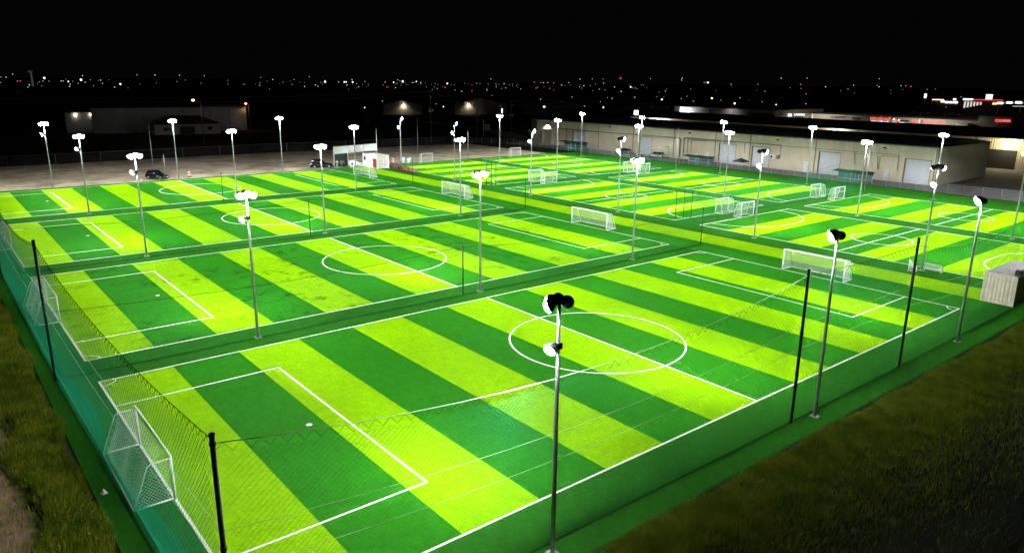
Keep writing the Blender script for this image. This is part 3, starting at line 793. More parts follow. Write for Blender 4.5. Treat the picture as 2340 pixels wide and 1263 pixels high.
def drum(x, y, label, lid):
    t = thing('storage_drum', (x, y, 0), rng.uniform(0, 3), label=label, cat='drum', group='pale drums beside the far pitch')
    b = MB(); b.lathe([(0.52,-0.02),(0.58,0.03),(0.60,0.3),(0.56,0.34),(0.60,0.38),(0.60,0.68),(0.56,0.72),(0.60,0.76),(0.58,1.0),(0.50,1.05)], 16); b.build('body', M['tank'], t)
    b = MB(); b.lathe([(0.30,1.05),(0.30,1.12),(0.22,1.14)], 12); b.build('lid', lid, t)
drum(78.9, 122.6, 'pale drum on the left at the dirt edge behind the far pitch', M['tank'])
drum(80.4, 122.6, 'pale drum with black lid on the right at the dirt edge', M['black'])
t = thing('traffic_drum', (73.2, 117.2, 0.0), label='orange and white striped traffic drum on the debris pile', cat='traffic drum')
t.location.z = 0.75
prof = [(0.34,0),(0.32,0.25),(0.31,0.5),(0.29,0.75),(0.27,1.0)]
for i in range(4):
    b = MB(); b.lathe([prof[i], prof[i+1]], 14); b.build('band', M['orange'] if i % 2 == 0 else M['white'], t)
t = thing('debris_pile', (73.4, 117.0, 0), label='low brown pile of boards and rubble beside the office container', cat='debris')
b = MB()
for i in range(34):
    x, y = rng.normal(0, 1.0), rng.normal(0, 1.0); h_ = max(0.1, 0.72 - 0.3*math.hypot(x, y))
    s_ = rng.uniform(0.12, 0.35); b.tube([(x-s_, y, h_*0.3), (x+s_, y+rng.uniform(-.4,.4), h_)], rng.uniform(0.06, 0.2), 5)
b.lathe([(1.7,0.0),(1.3,0.35),(0.7,0.68),(0.1,0.75)], 12); b.build('rubble', M['junk'], t)

def cone(x, y, label):
    t = thing('traffic_barrel', (x, y, -0.045), label=label, cat='traffic drum')
    b = MB(); b.lathe([(0.42,0),(0.42,0.08),(0.33,0.09)], 12); b.build('base', M['tyre'], t)
    p_ = [(0.33,0.09),(0.31,0.32),(0.29,0.55),(0.27,0.78),(0.24,1.0)]
    for i in range(4):
        b = MB(); b.lathe([p_[i], p_[i+1]], 12); b.build('band', M['orange'] if i % 2 == 0 else M['white'], t)
cone(33.1, 123.7, 'orange and white striped barrel on the dirt right of the black hatchback')

# ------------------------------------------------------------------ cars
def car(x, y, rz, L_, W_, H_, paint, label, tall=False, z=-0.045):
    """front faces +X"""
    t = thing('parked_car', (x, y, z), rz, label=label, cat='car')
    w = W_/2
    def loft(secs, name, m_, par=None):
        """secs: list of (x, half width low, half width high, z low, z high)"""
        b = MB(); o = 0; vs = []
        for (xx, wl, wh, zl, zh) in secs:
            vs += [(xx,-wl,zl),(xx,-wl*1.02,(zl+zh)/2),(xx,-wh,zh),(xx,-wh*0.5,zh+0.03),(xx,wh*0.5,zh+0.03),(xx,wh,zh),(xx,wl*1.02,(zl+zh)/2),(xx,wl,zl)]
        fs = []
        for i in range(len(secs)-1):
            for j in range(8): fs.append((8*i+j, 8*i+(j+1)%8, 8*(i+1)+(j+1)%8, 8*(i+1)+j))
        fs += [tuple(range(8)), tuple(range(8*len(secs)-1, 8*len(secs)-9, -1))]
        b.add(vs, fs, 0, True); return b.build(name, m_, par or t)
    h = L_/2; bz = 0.52*H_ if not tall else 0.56*H_; sill = 0.22
    loft([(-h, w*.80, w*.78, .38, bz*.92), (-h+.12, w*.93, w*.90, sill+.05, bz), (-h*.4, w, w*.95, sill, bz+.02), (h*.15, w, w*.95, sill, bz), (h*.55, w*.98, w*.92, sill, bz*.93), (h-.22, w*.90, w*.84, sill+.05, bz*.80), (h, w*.72, w*.70, .36, bz*.68)], 'body', paint)
    r0, r1 = (-h+.15, h*.38)
    loft([(r0, w*.85, w*.66, bz, bz+.04), (r0+.35, w*.88, w*.70, bz, H_-.06), (-h*.15, w*.89, w*.72, bz, H_), (h*.02, w*.88, w*.70, bz, H_-.03), (r1, w*.84, w*.76, bz-.05, bz)], 'cabin', M['glass'])
    loft([(r0+.40, w*.60, w*.60, H_-.05, H_-.02), (-h*.15, w*.68, w*.66, H_+.005, H_+.03), (h*.0, w*.66, w*.62, H_-.02, H_+.0)], 'roof', paint)
    for sx in (-1, 1):
        for xx in (-h*.60, h*.62):
            b = MB(); mt = Matrix.Translation((xx, sx*w*.93, .33)) @ Matrix.Rotation(PI/2, 4, 'X')
            b.lathe([(.20,-.11),(.33,-.10),(.34,0),(.33,.10),(.20,.11)], 16, mat=mt); wh = b.build('wheel', M['tyre'], t)
            b = MB(); b.lathe([(.02,-.118),(.19,-.116),(.19,.116),(.02,.118)], 10, mat=mt); b.build('rim', M['galv'], wh)
        b = MB(); b.box(h-.30, h-.06, *sorted((sx*w*.50, sx*w*.80)), bz*.64, bz*.78); b.build('headlight', M['headlight'], t)
        b = MB(); b.box(-h-.01, -h+.12, *sorted((sx*w*.55, sx*w*.80)), bz*.66, bz*.86); b.build('tail_light', M['red'], t)
        b = MB(); b.box(h*.28, h*.36, *sorted((sx*w*1.0, sx*w*1.14)), bz+.02, bz+.16); b.build('mirror', paint, t)
    for zz, c in ((.30, 'number_plate'),):
        b = MB(); b.box(h-.02, h+.02, -.26, .26, zz+.12, zz+.24); b.build(c, M['white'], t)
    return t
car(27.6, 124.0, math.atan2(-0.80, 0.60), 4.2, 1.8, 1.55, M['paintblack'], 'black hatchback parked on the dirt at the edge of the fourth pitch')
car(59.7, 123.5, -0.35, 4.8, 1.95, 1.85, M['paintblack'], 'black off-road wagon parked beside the banner post', tall=True)
car(137.6, 98.5, PI/2+0.05, 4.7, 1.8, 1.5, M['paintsilver'], 'silver hatchback parked behind the fence against the warehouse')
car(138.2, 108.2, -PI/2, 4.6, 1.8, 1.42, M['paintdark'], 'dark sedan parked behind the fence left of the silver car')

# ------------------------------------------------------------------ chain link fences
def chain_fence(pts, h, gap, label, z=0.0, dense=0.30, rad=0.006, pm='galv'):
    t = thing('chain_link_fence', (pts[0][0], pts[0][1], z), label=label, cat='fence')
    ox, oy = pts[0]; wires = MB(); V = []; F = []
    for (a, c) in zip(pts[:-1], pts[1:]):
        dx, dy = c[0]-a[0], c[1]-a[1]; L_ = math.hypot(dx, dy); ux, uy = dx/L_, dy/L_; n_ = max(1, round(L_/gap))
        for i in range(n_+1):
            x, y = a[0]-ox+dx*i/n_, a[1]-oy+dy*i/n_
            b = MB(); b.tube([(x, y, -0.06), (x, y, h+0.06)], 0.042, 6); b.build('post', M[pm], t)
        b = MB(); b.tube([(a[0]-ox, a[1]-oy, h), (c[0]-ox, c[1]-oy, h)], 0.024, 6); b.build('top_rail', M[pm], t)
        for sg in (1, -1):
            k_ = int((L_+h)/dense)
            for i in range(k_+1):
                s0 = i*dense - (h if sg > 0 else 0); s1 = s0 + sg*h; z0, z1 = 0.03, h
                if sg < 0: s0, s1 = s0, s0 - h
                pts2 = [(s0, z0), (s1, z1)]
                if s0 < 0 or s1 < 0 or s0 > L_ or s1 > L_: continue
                o = len(V)
                for (s, zz) in pts2:
                    x, y = a[0]-ox+ux*s, a[1]-oy+uy*s
                    V += [(x+uy*rad, y-ux*rad, zz), (x-uy*rad, y+ux*rad, zz), (x, y, zz+rad*2)]
                F += [(o,o+1,o+4,o+3),(o+1,o+2,o+5,o+4),(o+2,o,o+3,o+5)]
    me = D.meshes.new('wire_mesh'); me.from_pydata(V, [], F); me.materials.append(M[pm]); ob('wire_mesh', me, t, kind='stuff')
    return t
chain_fence([(133.6, 12), (132.3, 26), (132.0, 60), (131.2, 94), (130.6, 120), (129.7, 151)], 1.62, 2.7, 'wire fence between the pitches and the beige warehouse')
chain_fence([(129.7, 151.2), (117, 158)], 1.6, 3.0, 'short wire fence at the far corner of the small pitches')
chain_fence([(-40, 161.5), (8, 161.5), (60, 162.5), (92, 160), (117, 158.4)], 2.0, 8.3, 'dark wire fence along the back of the dirt lot', dense=0.6, rad=0.008)

# ------------------------------------------------------------------ beige warehouse
WX = 141.0
wh = thing('warehouse', (WX, 34.3, 0), label='long beige metal warehouse with roller doors behind the fence', cat='warehouse')
WL, WH, WD = 116.0, 7.05, 25.4
doors = [(35.25, 39.95, 4.5), (52.75, 57.4, 4.5), (69.0, 73.45, 4.4), (77.75, 82.3, 4.42), (102.8, 106.9, 4.4), (127.3, 132.2, 4.35)]
b = MB(); y = 0.0
segs = []
for a, c, hh in doors:
    segs.append((y, a-34.3, 0)); segs.append((a-34.3, c-34.3, hh)); y = c-34.3
segs.append((y, WL, 0))
for a, c, z in segs: corrugated(b, (0, a), (0, c), z - (0.05 if z == 0 else 0), WH, 0.32, 0.05)
b.build('front_wall', M['beige'], wh)
for i, (a, c, hh) in enumerate(doors):
    a -= 34.3; c -= 34.3
    b = MB(); ns = 15
    for j in range(ns):
        z0, z1 = -0.04 + (hh)*j/ns, -0.04 + (hh)*(j+1)/ns - 0.03
        b.add([(0.28, a, z0), (0.25, a, z0+0.04), (0.25, a, z1-0.02), (0.28, a, z1+0.03), (0.28, c, z0), (0.25, c, z0+0.04), (0.25, c, z1-0.02), (0.28, c, z1+0.03)],
              [(0,4,5,1),(1,5,6,2),(2,6,7,3)])
    rd = b.build('roller_door', M['door'], wh)
    b = MB(); b.box(-0.06, 0.30, a-0.10, a, -0.04, hh); b.box(-0.06, 0.30, c, c+0.10, -0.04, hh); b.box(-0.06, 0.30, a-0.10, c+0.10, hh, hh+0.12); b.build('door_frame', M['trim'], rd)
b = MB(); corrugated(b, (WD, 0), (0, 0), -0.05, WH, 0.32, 0.05); b.build('end_wall', M['beige'], wh)
b = MB(); b.box(0.5, WD, WL-0.05, WL, -0.05, WH); b.box(WD-0.05, WD, 0, WL-0.06, -0.05, WH); b.build('rear_wall', M['beige'], wh)
b = MB(); rz_ = 1.1
b.add([(-0.25,-0.2,WH-0.02),(-0.25,WL+0.2,WH-0.02),(WD/2,WL+0.2,WH+rz_),(WD/2,-0.2,WH+rz_),(WD+0.2,-0.2,WH-0.02),(WD+0.2,WL+0.2,WH-0.02),
       (-0.25,-0.2,WH+0.08),(-0.25,WL+0.2,WH+0.08),(WD/2,WL+0.2,WH+rz_+.1),(WD/2,-0.2,WH+rz_+.1),(WD+0.2,-0.2,WH+0.08),(WD+0.2,WL+0.2,WH+0.08)],
      [(6,9,8,7),(9,10,11,8),(0,1,7,6)[::-1],(0,6,9,3),(3,9,10,4),(1,2,8,7),(2,5,11,8),(0,3,2,1)[::-1],(3,4,5,2)[::-1]])
nseam = 38
for i in range(nseam):
    yy = WL*(i+0.5)/nseam
    b.tube([(-0.25, yy, WH+0.10), (WD/2, yy, WH+rz_+0.12)], 0.03, 4); 
b.build('roof', M['roof'], wh)
for yv in (134.8, 121.8, 109.16, 95.7, 83.4, 74.0, 58.3, 47.6, 34.5):
    yy = yv-34.3; b = MB(); b.box(-0.16, -0.055, yy-0.06, yy+0.06, 0.1, WH-0.15); b.build('downspout', M['trim'], wh)
b = MB(); b.box(-0.16, -0.06, 0.1, WL-0.1, WH-0.14, WH-0.03); b.build('gutter', M['trim'], wh)
for yv, yw in ((59.7, 60.7), (42.7, 43.65), (84.9, 85.8)):
    b = MB(); b.box(-0.12, 0.1, yv-34.3, yw-34.3, -0.02, 2.2); pd = b.build('personnel_door', M['pdoor'], wh)
    b = MB(); b.box(-0.15, -0.12, yv-34.3+0.08, yv-34.3+0.16, 0.95, 1.12); b.build('handle', M['black'], pd)
def pipe(name, pts, r):
    b = MB(); b.tube([(x, yv-34.3, z) for x, yv, z in pts], r, 6); return b.build(name, M['trim'], wh)
pipe('service_pipe', [(-0.2, 138, 4.8), (-0.2, 121.7, 4.8), (-0.2, 94.2, 4.95), (-0.2, 93.7, 4.7), (-0.2, 93.6, 0.0)], 0.13)
pipe('service_pipe', [(-0.2, 92.5, 1.5), (-0.2, 92.55, 4.9), (-0.2, 92.2, 5.1), (-0.2, 75.9, 5.15), (-0.2, 66.2, 5.15)], 0.10)
pipe('service_pipe', [(-0.2, 91.3, 1.6), (-0.2, 91.4, 4.7), (-0.2, 91.0, 4.85), (-0.2, 78, 4.95)], 0.07)
pipe('service_pipe', [(-0.2, 90.2, 1.6), (-0.2, 90.3, 4.5), (-0.2, 89.8, 4.7), (-0.2, 86, 4.75)], 0.06)
pipe('service_pipe', [(-0.2, 66.2, 5.05), (-0.2, 58.9, 5.1), (-0.2, 49.8, 5.1), (-0.2, 41.5, 5.2), (-0.2, 41.2, 5.0), (-0.2, 41.1, 2.2)], 0.05)
pipe('service_pipe', [(-0.2, 66.3, 5.0), (-0.2, 66.3, 2.4)], 0.05)
pipe('service_pipe', [(-0.2, 75.4, 5.0), (-0.2, 75.2, 2.7)], 0.05)
pipe('service_pipe', [(-0.2, 49.9, 5.0), (-0.2, 49.5, 2.5)], 0.05)
pipe('service_pipe', [(-0.2, 49.9, 4.8), (-0.2, 45.6, 4.7), (-0.2, 45.2, 4.4), (-0.2, 44.9, 2.0)], 0.05)
pipe('service_pipe', [(-0.2, 41.3, 4.8), (-0.2, 44.3, 4.75), (-0.2, 44.7, 4.4), (-0.2, 44.8, 2.0)], 0.05)
pipe('service_pipe', [(-0.2, 98.2, 2.6), (-0.2, 97.3, 2.6), (-0.2, 97.1, 2.3), (-0.2, 97.0, 1.0)], 0.06)
for i, (yv, z) in enumerate(((90.2, 1.1), (89.6, 1.2), (88.9, 1.0), (88.2, 1.25), (87.5, 1.0), (92.9, 1.2))):
    b = MB(); b.box(-0.32, -0.06, yv-34.3-0.22, yv-34.3+0.22, z-0.35, z+0.4); b.build('meter_box', M['pdoor'], wh)
for yv in (117.6, 91.0, 67.3, 44.1):
    b = MB(); b.add([(-0.06, yv-34.3-0.3, 6.45), (-0.06, yv-34.3+0.3, 6.45), (-0.5, yv-34.3+0.3, 6.25), (-0.5, yv-34.3-0.3, 6.25), (-0.06, yv-34.3-0.3, 6.2), (-0.06, yv-34.3+0.3, 6.2)], [(0,3,2,1),(0,4,3),(1,2,5),(2,3,4,5)]); b.build('unlit_wall_lamp', M['dark'], wh)
b = MB(); b.box(-0.5, -0.06, 67.5-34.3, 68.6-34.3, 2.15, 2.98); ac = b.build('air_conditioner', M['white'], wh)
b = MB(); b.lathe([(0.30, 0), (0.30, 0.012), (0.05, 0.02)], 14, mat=Matrix.Translation((-0.5, 68.2-34.3, 2.56)) @ Matrix.Rotation(-PI/2, 4, 'Y')); b.build('fan_grille', M['dark'], ac)
b = MB(); b.box(-0.42, -0.06, 66.5-34.3, 67.0-34.3, 2.2, 3.0); b.build('switch_box', M['trim'], wh)
b = MB(); b.box(-0.10, -0.055, 147.7-34.3, 150.1-34.3, 3.6, 6.8); b.build('brick_panel', M['brick'], wh)
b = MB(); b.box(-0.30, -0.06, 142.7-34.3, 143.3-34.3, 5.5, 5.75); wl = b.build('lit_wall_lamp', M['black'], wh)
b = MB(); b.box(-0.28, -0.08, 142.72-34.3, 143.28-34.3, 5.44, 5.495); b.build('lamp_glass', M['warm'], wl)
def area(name, par, loc, power, size, colr, rot=(0,0,0)):
    l = D.lights.new(name, 'SPOT'); l.energy = power; l.shadow_soft_size = size; l.color = colr; l.spot_size = math.radians(150); l.spot_blend = 0.6
    o = ob(name, l, par, loc); o.rotation_euler = rot; return o
area('near_wall_light', wh, (-0.75, 143-34.3, 5.3), 700, 0.15, (1.0, 0.93, 0.82), (0, -0.6, 0))
for yy in (140.6, 144.6):
    b = MB(); b.box(-0.7, -0.06, yy-34.3-0.08, yy-34.3+0.08, -0.04, 4.2); b.build('porch_post', M['white'], wh)
b = MB(); b.box(-0.8, -0.06, 140.4-34.3, 144.8-34.3, 4.2, 4.32); b.build('porch_roof', M['trim'], wh)

# ------------------------------------------------------------------ second warehouse behind it
w2 = thing('rear_warehouse', (186, 5, 0), label='second beige warehouse with lit wall lamps behind the first roof', cat='warehouse')
L2 = 145.8
b = MB(); corrugated(b, (0, 0), (0, L2), -0.05, 6.72, 0.5, 0.07); b.build('front_wall', M['beige'], w2)
b = MB(); b.box(0.3, 46, L2-0.1, L2, -0.05, 6.7); b.box(0.3, 46, 0, 0.1, -0.05, 6.7); b.box(45.9, 46, 0.1, L2-0.1, -0.05, 6.7); b.build('side_wall', M['beige'], w2)
b = MB(); b.add([(-0.3,-0.3,6.70),(-0.3,L2+.3,6.70),(23,L2+.3,7.9),(23,-.3,7.9),(46.3,L2+.3,6.70),(46.3,-.3,6.70),(-0.3,-0.3,6.80),(-0.3,L2+.3,6.80),(23,L2+.3,8.0),(23,-.3,8.0),(46.3,L2+.3,6.80),(46.3,-.3,6.80)],
                [(6,9,8,7),(9,11,10,8),(0,6,7,1),(0,3,9,6),(3,5,11,9),(1,7,8,2),(2,8,10,4)]); b.build('roof', M['roof'], w2)
for i in range(10):
    b = MB(); yy = 10 + i*14.2; b.box(-0.15, -0.08, yy-0.08, yy+0.08, 0.1, 6.6); b.build('downspout', M['trim'], w2)
b = MB(); b.box(-0.12, -0.075, 30.0, 37.5, -0.05, 4.2); b.build('dark_opening', M['dark'], w2)
for i, (yv, pw, c, ms) in enumerate(((137.4, 3200, (1.0, 0.95, 0.82), 'warm'), (77.1, 1800, (1.0, 0.97, 0.88), 'warm'), (36.55, 1700, (1.0, 0.86, 0.55), 'warm'))):
    b = MB(); b.box(-0.5, -0.08, yv-5-0.35, yv-5+0.35, 6.1, 6.45); wl = b.build('wall_lamp', M['black'], w2)
    b = MB(); b.lathe([(0.02,-0.36),(0.25,-0.30),(0.36,-0.1),(0.38,0.06)], 12, mat=Matrix.Translation((-0.55, yv-5, 6.12))); b.build('lamp_glass', M[ms], wl)
    li = D.lights.new('near_wall_light', 'POINT'); li.energy = pw; li.color = c; li.shadow_soft_size = 0.2; ob('near_wall_light', li, w2, (-2.2, yv-5, 6.0))

# ------------------------------------------------------------------ shelters with teal mesh along the fence, dark gazebo
def shelter(y0, y1, x, h, label, front=1.4):
    t = thing('team_shelter', (x, y0, 0), label=label, cat='shelter', group='team shelters along the wire fence')
    L_ = y1-y0
    for yy in (0, L_/2, L_):
        for xx in (-0.9, 0.9):
            b = MB(); b.tube([(xx, yy, 0), (xx, yy, h-0.1)], 0.04, 6); b.build('post', M['galv'], t)
    b = MB(); nn = 7
    for i in range(nn):
        a, c = -0.3+(L_+0.6)*i/nn, -0.3+(L_+0.6)*(i+1)/nn; za, zc = h+0.05*math.sin(i*2.1), h+0.05*math.sin((i+1)*2.1)
        b.add([(-1.1,a,za-.12),(1.1,a,za+.05),(1.1,c,zc+.05),(-1.1,c,zc-.12),(-1.1,a,za-.19),(1.1,a,za-.02),(1.1,c,zc-.02),(-1.1,c,zc-.19)], [(0,1,2,3),(7,6,5,4),(0,3,7,4)])
    b.build('roof', M['canopyroof'], t)
    b = MB(); nx, nz = 26, 6
    P_ = lambda i, j: (0.96+0.07*math.sin(i*1.9+j), L_*front/ max(front,1)*i/nx, 0.05+(h-0.25)*j/nz)
    for i in range(nx):
        for j in range(nz): b.add([P_(i,j), P_(i+1,j), P_(i+1,j+1), P_(i,j+1)], [(0,1,2,3)])
    b.build('mesh_screen', M['teal'], t)
    b = MB(); b.box(0.2, 0.6, 0.3, L_-0.3, 0.42, 0.48); b.build('bench', M['galv'], t)
shelter(42.9, 49.8, 132.9+1.2, 2.0, 'team shelter with teal mesh in front of the second roller door')
shelter(79.3, 86.4, 132.9+1.2, 1.8, 'team shelter with teal mesh right of the silver car')
shelter(119.8, 128.9, 132.6+1.2, 2.25, 'team shelter with torn teal mesh near the lit warehouse corner')
t = thing('gazebo', (135.0, 72.2, 0), label='small dark pop-up gazebo against the third roller door', cat='gazebo')
b = MB(); b.add([(-1.3,-1.3,1.55),(1.3,-1.3,1.55),(1.3,1.3,1.55),(-1.3,1.3,1.55),(0,0,2.25),(-1.3,-1.3,1.4),(1.3,-1.3,1.4),(1.3,1.3,1.4),(-1.3,1.3,1.4)], [(0,1,4),(1,2,4),(2,3,4),(3,0,4),(0,5,6,1),(1,6,7,2),(2,7,8,3),(3,8,5,0)]); b.build('canopy', M['navy'], t)
for sx in (-1.25, 1.25):
    for sy in (-1.25, 1.25):
        b = MB(); b.tube([(sx, sy, -0.04), (sx, sy, 1.5)], 0.03, 6); b.build('leg', M['galv'], t)

# ------------------------------------------------------------------ shops behind, with lit signs
sh = thing('shopping_strip', (250, 40, -0.05), label='long tan shopping strip with lit signs on its parapet', cat='shops')
b = MB(); b.box(0, 22, 25.8, 88.0, 0, 7.75); b.box(0.0, 22, 88.0, 95.6, 0, 8.9); b.box(-0.02, 22, 16.9, 25.8, 0, 9.3); b.build('parapet_wall', M['wall_shop'], sh)
b = MB(); b.box(-3.0, -0.03, 27.5, 31.0, 0.0, 7.0); b.build('white_bay', M['cont_white'], sh)
def text(body, y_left, z, size, m_, x=249.85, wid=None, name='sign_lettering', par=None):
    cu = D.curves.new(name, 'FONT'); cu.body = body; cu.size = size; cu.extrude = 0.05; cu.resolution_u = 2
    o = D.objects.new(name, cu); col.objects.link(o)
    dg = bpy.context.evaluated_depsgraph_get(); me = D.meshes.new_from_object(o.evaluated_get(dg)); D.objects.remove(o)
    me.materials.clear(); me.materials.append(m_)
    xs = [v.co.x for v in me.vertices]; w_ = max(xs)-min(xs)
    o = D.objects.new(name, me); col.objects.link(o)
    k_ = (wid/w_) if wid else 1.0
    o.matrix_world = Matrix(((0,0,-1,0),(-k_,0,0,0),(0,1,0,0),(0,0,0,1)))
    o.matrix_world = Matrix.Translation((x, y_left, z)) @ o.matrix_world
    if par is not None:
        mw = o.matrix_world.copy(); o.parent = par; o.matrix_local = Matrix.Translation(-Vector(par.location)) @ mw
    return o
def sign(loc, label):
    return thing('shop_sign', loc, label=label, cat='sign', group='signs on the shopping strip')
s = sign((249.9, 128.3, 6.3), 'lit yellow and white sign board at the left end of the shops')
b = MB(); b.box(-0.1, 0.05, 3.5, 7.0, 0.0, 0.98); b.build('yellow_panel', M['sign_yellow'], s)
b = MB(); b.box(-0.1, 0.05, 0.1, 3.45, 0.0, 0.98); b.build('white_panel', M['sign_white'], s)
b = MB(); b.box(-0.1, 0.05, 2.0, 5.2, -0.72, -0.02); b.build('lower_panel', M['sign_white'], s)
s = sign((249.9, 127.6, 6.6), 'white and black lettered sign with a figure and a tyre emblem')
text('LASYPO', 127.5, 6.75, 1.05, M['sign_white'], wid=4.3, par=s); text('NT', 123.1, 6.7, 1.0, M['sign_dark'], wid=1.6, par=s)
b = MB(); b.tube([(-0.1,-1.3,-0.25),(-0.1,-2.4,-0.33),(-0.1,-4.6,-0.25)], 0.13, 4); b.build('underline_stroke', M['sign_dark'], s)
b = MB(); b.lathe([(0.25,0),(0.62,0.0),(0.62,0.12),(0.25,0.12)], 14, mat=Matrix.Translation((-0.05, -6.6, -0.75)) @ Matrix.Rotation(-PI/2, 4, 'Y')); b.build('tyre_emblem', M['sign_dark'], s)
b = MB(); b.lathe([(0.02,0.95),(0.2,1.1),(0.2,1.3),(0.02,1.45)], 8, mat=Matrix.Translation((-0.1,-6.5,-0.2))); b.tube([(-0.1,-6.5,0.75),(-0.1,-6.7,0.1),(-0.1,-6.4,-0.3)], 0.16, 6); b.build('figure_emblem', M['sign_dark'], s)
s = sign((249.9, 113.2, 6.6), 'dark unlit letters of the bakery sign'); text('JT BAKERY', 113.2, 6.55, 1.0, M['sign_dark'], wid=6.0, par=s)
s = sign((249.9, 105.2, 6.3), 'dark unlit letters right of the bakery sign'); b = MB(); b.box(-0.08, 0.05, -2.1, 0, 0.0, 0.85); b.build('dark_letter_block', M['sign_dark'], s); text('C', 102.9, 6.3, 1.0, M['sign_dark'], wid=0.8, par=s)
s = sign((249.9, 99.0, 6.0), 'red lit restaurant sign over a line of cyan letters')
text('B\u00daN B\u00d2 HU\u1ebe', 98.95, 6.55, 1.15, M['sign_red'], wid=6.6, par=s); text('QU\u00c1N CH\u01af\u01a0NG S\u00c2Y', 98.7, 5.75, 0.72, M['sign_cyan'], wid=6.1, par=s)
s = sign((249.9, 91.6, 6.0), 'white lit letters around a small red figure above two lit panels')
text('A', 91.5, 6.6, 1.2, M['sign_white'], wid=0.9, par=s); text('D', 89.7, 6.5, 0.9, M['sign_white'], wid=0.8, par=s)
b = MB(); b.tube([(-0.1,-1.35,0.9),(-0.1,-1.3,0.3),(-0.1,-1.5,-0.3)], 0.22, 6); b.build('figure_emblem', M['sign_red'], s)
b = MB(); b.box(-0.1,0.05,-1.2,0.1,-0.35,0.1); b.build('left_panel', M['sign_white'], s)
b = MB(); b.box(-0.1,0.05,-4.0,-2.5,-0.35,0.15); b.build('right_panel', M['sign_white'], s)
b = MB(); b.box(-0.1,0.05,-5.4,-2.6,0.45,0.95); b.build('unlit_panel', M['navy'], s)
s = sign((249.9, 85.3, 6.2), 'red lit beauty school sign with one dark letter')
text('99 B', 85.2, 6.35, 1.05, M['sign_red'], wid=2.5, par=s); text('E', 82.4, 6.35, 1.05, M['sign_dark'], wid=0.55, par=s); text('AUTY SCHOOL', 81.6, 6.35, 1.05, M['sign_red'], wid=6.8, par=s)  # the dark letter stands in for a stack hiding part of the sign
s = sign((249.9, 61.3, 7.6), 'short red lit sign at the right end of the shops'); text('C8', 61.2, 7.75, 0.95, M['sign_red'], wid=1.7, par=s); b = MB(); b.box(-0.1, 0.05, -4.2, -2.1, 0.25, 0.75); b.build('lit_letter_block', M['sign_red'], s)
for yv, w_ in ((115.5, 'left of the bakery letters'), (79.5, 'before the beauty school sign')):
    t = thing('parking_lamp', (241.5, yv, -0.05), label='slim white double armed parking lot lamp ' + w_, cat='street lamp', group='double armed lamps before the shops')
    b = MB(); b.tube([(0,0,0),(0,0,9.6)], 0.16, 8, r1=0.10); b.build('pole', M['white'], t)
    b = MB(); b.tube([(0,-2.6,9.7),(0,2.6,9.7)], 0.07, 6); b.build('arm', M['galv'], t)
    for sy in (-2.4, 2.4):
        b = MB(); b.box(-0.3, 0.3, sy-0.5, sy+0.5, 9.72, 9.9); hd = b.build('lamp_head', M['galv'], t)
        area('lamp_light', t, (0.2, sy, 9.6), 2600, 0.3, (1.0, 0.93, 0.78), (0, -0.7, 0))

ws = thing('low_block_building', (240, 129.8, -0.05), label='long dim grey block building left of the lit shops', cat='building')
b = MB(); b.box(0, 14, 0, 46, 0, 8.6); b.build('wall', M['wall_dim'], ws)
b = MB(); b.box(-0.3, 14.3, -0.3, 46.3, 8.6, 8.9); b.build('roof', M['roof'], ws)
for i in range(4):
    b = MB(); yy = 6+i*11; b.box(-0.12, -0.01, yy, yy+0.2, 0, 8.5); b.build('downspout', M['trim'], ws)
b = MB(); b.box(-0.2, -0.02, 0.2, 45.8, 6.0, 6.15); b.build('ledge', M['wall_dim'], ws)
area('near_wall_light', ws, (-3, 18, 8.2), 330, 0.3, (1, 0.93, 0.82), (0, -0.9, 0)); area('near_wall_light', ws, (-3, 34, 8.2), 150, 0.3, (1, 0.93, 0.82), (0, -0.9, 0))  # two bare spots brighten this wall, no lamp is built on it
for (x, y, z0, z1, wv, lab) in ((238, 166.0, 5.7, 8.5, 4.7, 'large glowing white sign box on a mast before the block building'), (236, 191.5, 4.6, 6.4, 2.0, 'small glowing white sign box on a mast left of the big one')):
    t = thing('lit_sign_box', (x, y, -0.05), label=lab, cat='sign', group='glowing sign boxes on masts')
    b = MB(); b.box(-0.2, 0.2, 0, wv, z0, z1); b.build('light_panel', M['cold'], t)
    b = MB(); b.box(-0.22, 0.22, 0.1, wv-0.1, z1+0.02, z1+0.8); b.build('header', M['wall_dim'], t)
    b = MB(); b.tube([(0, wv/2, 0), (0, wv/2, z0)], 0.15, 8); b.build('mast', M['galv'], t)

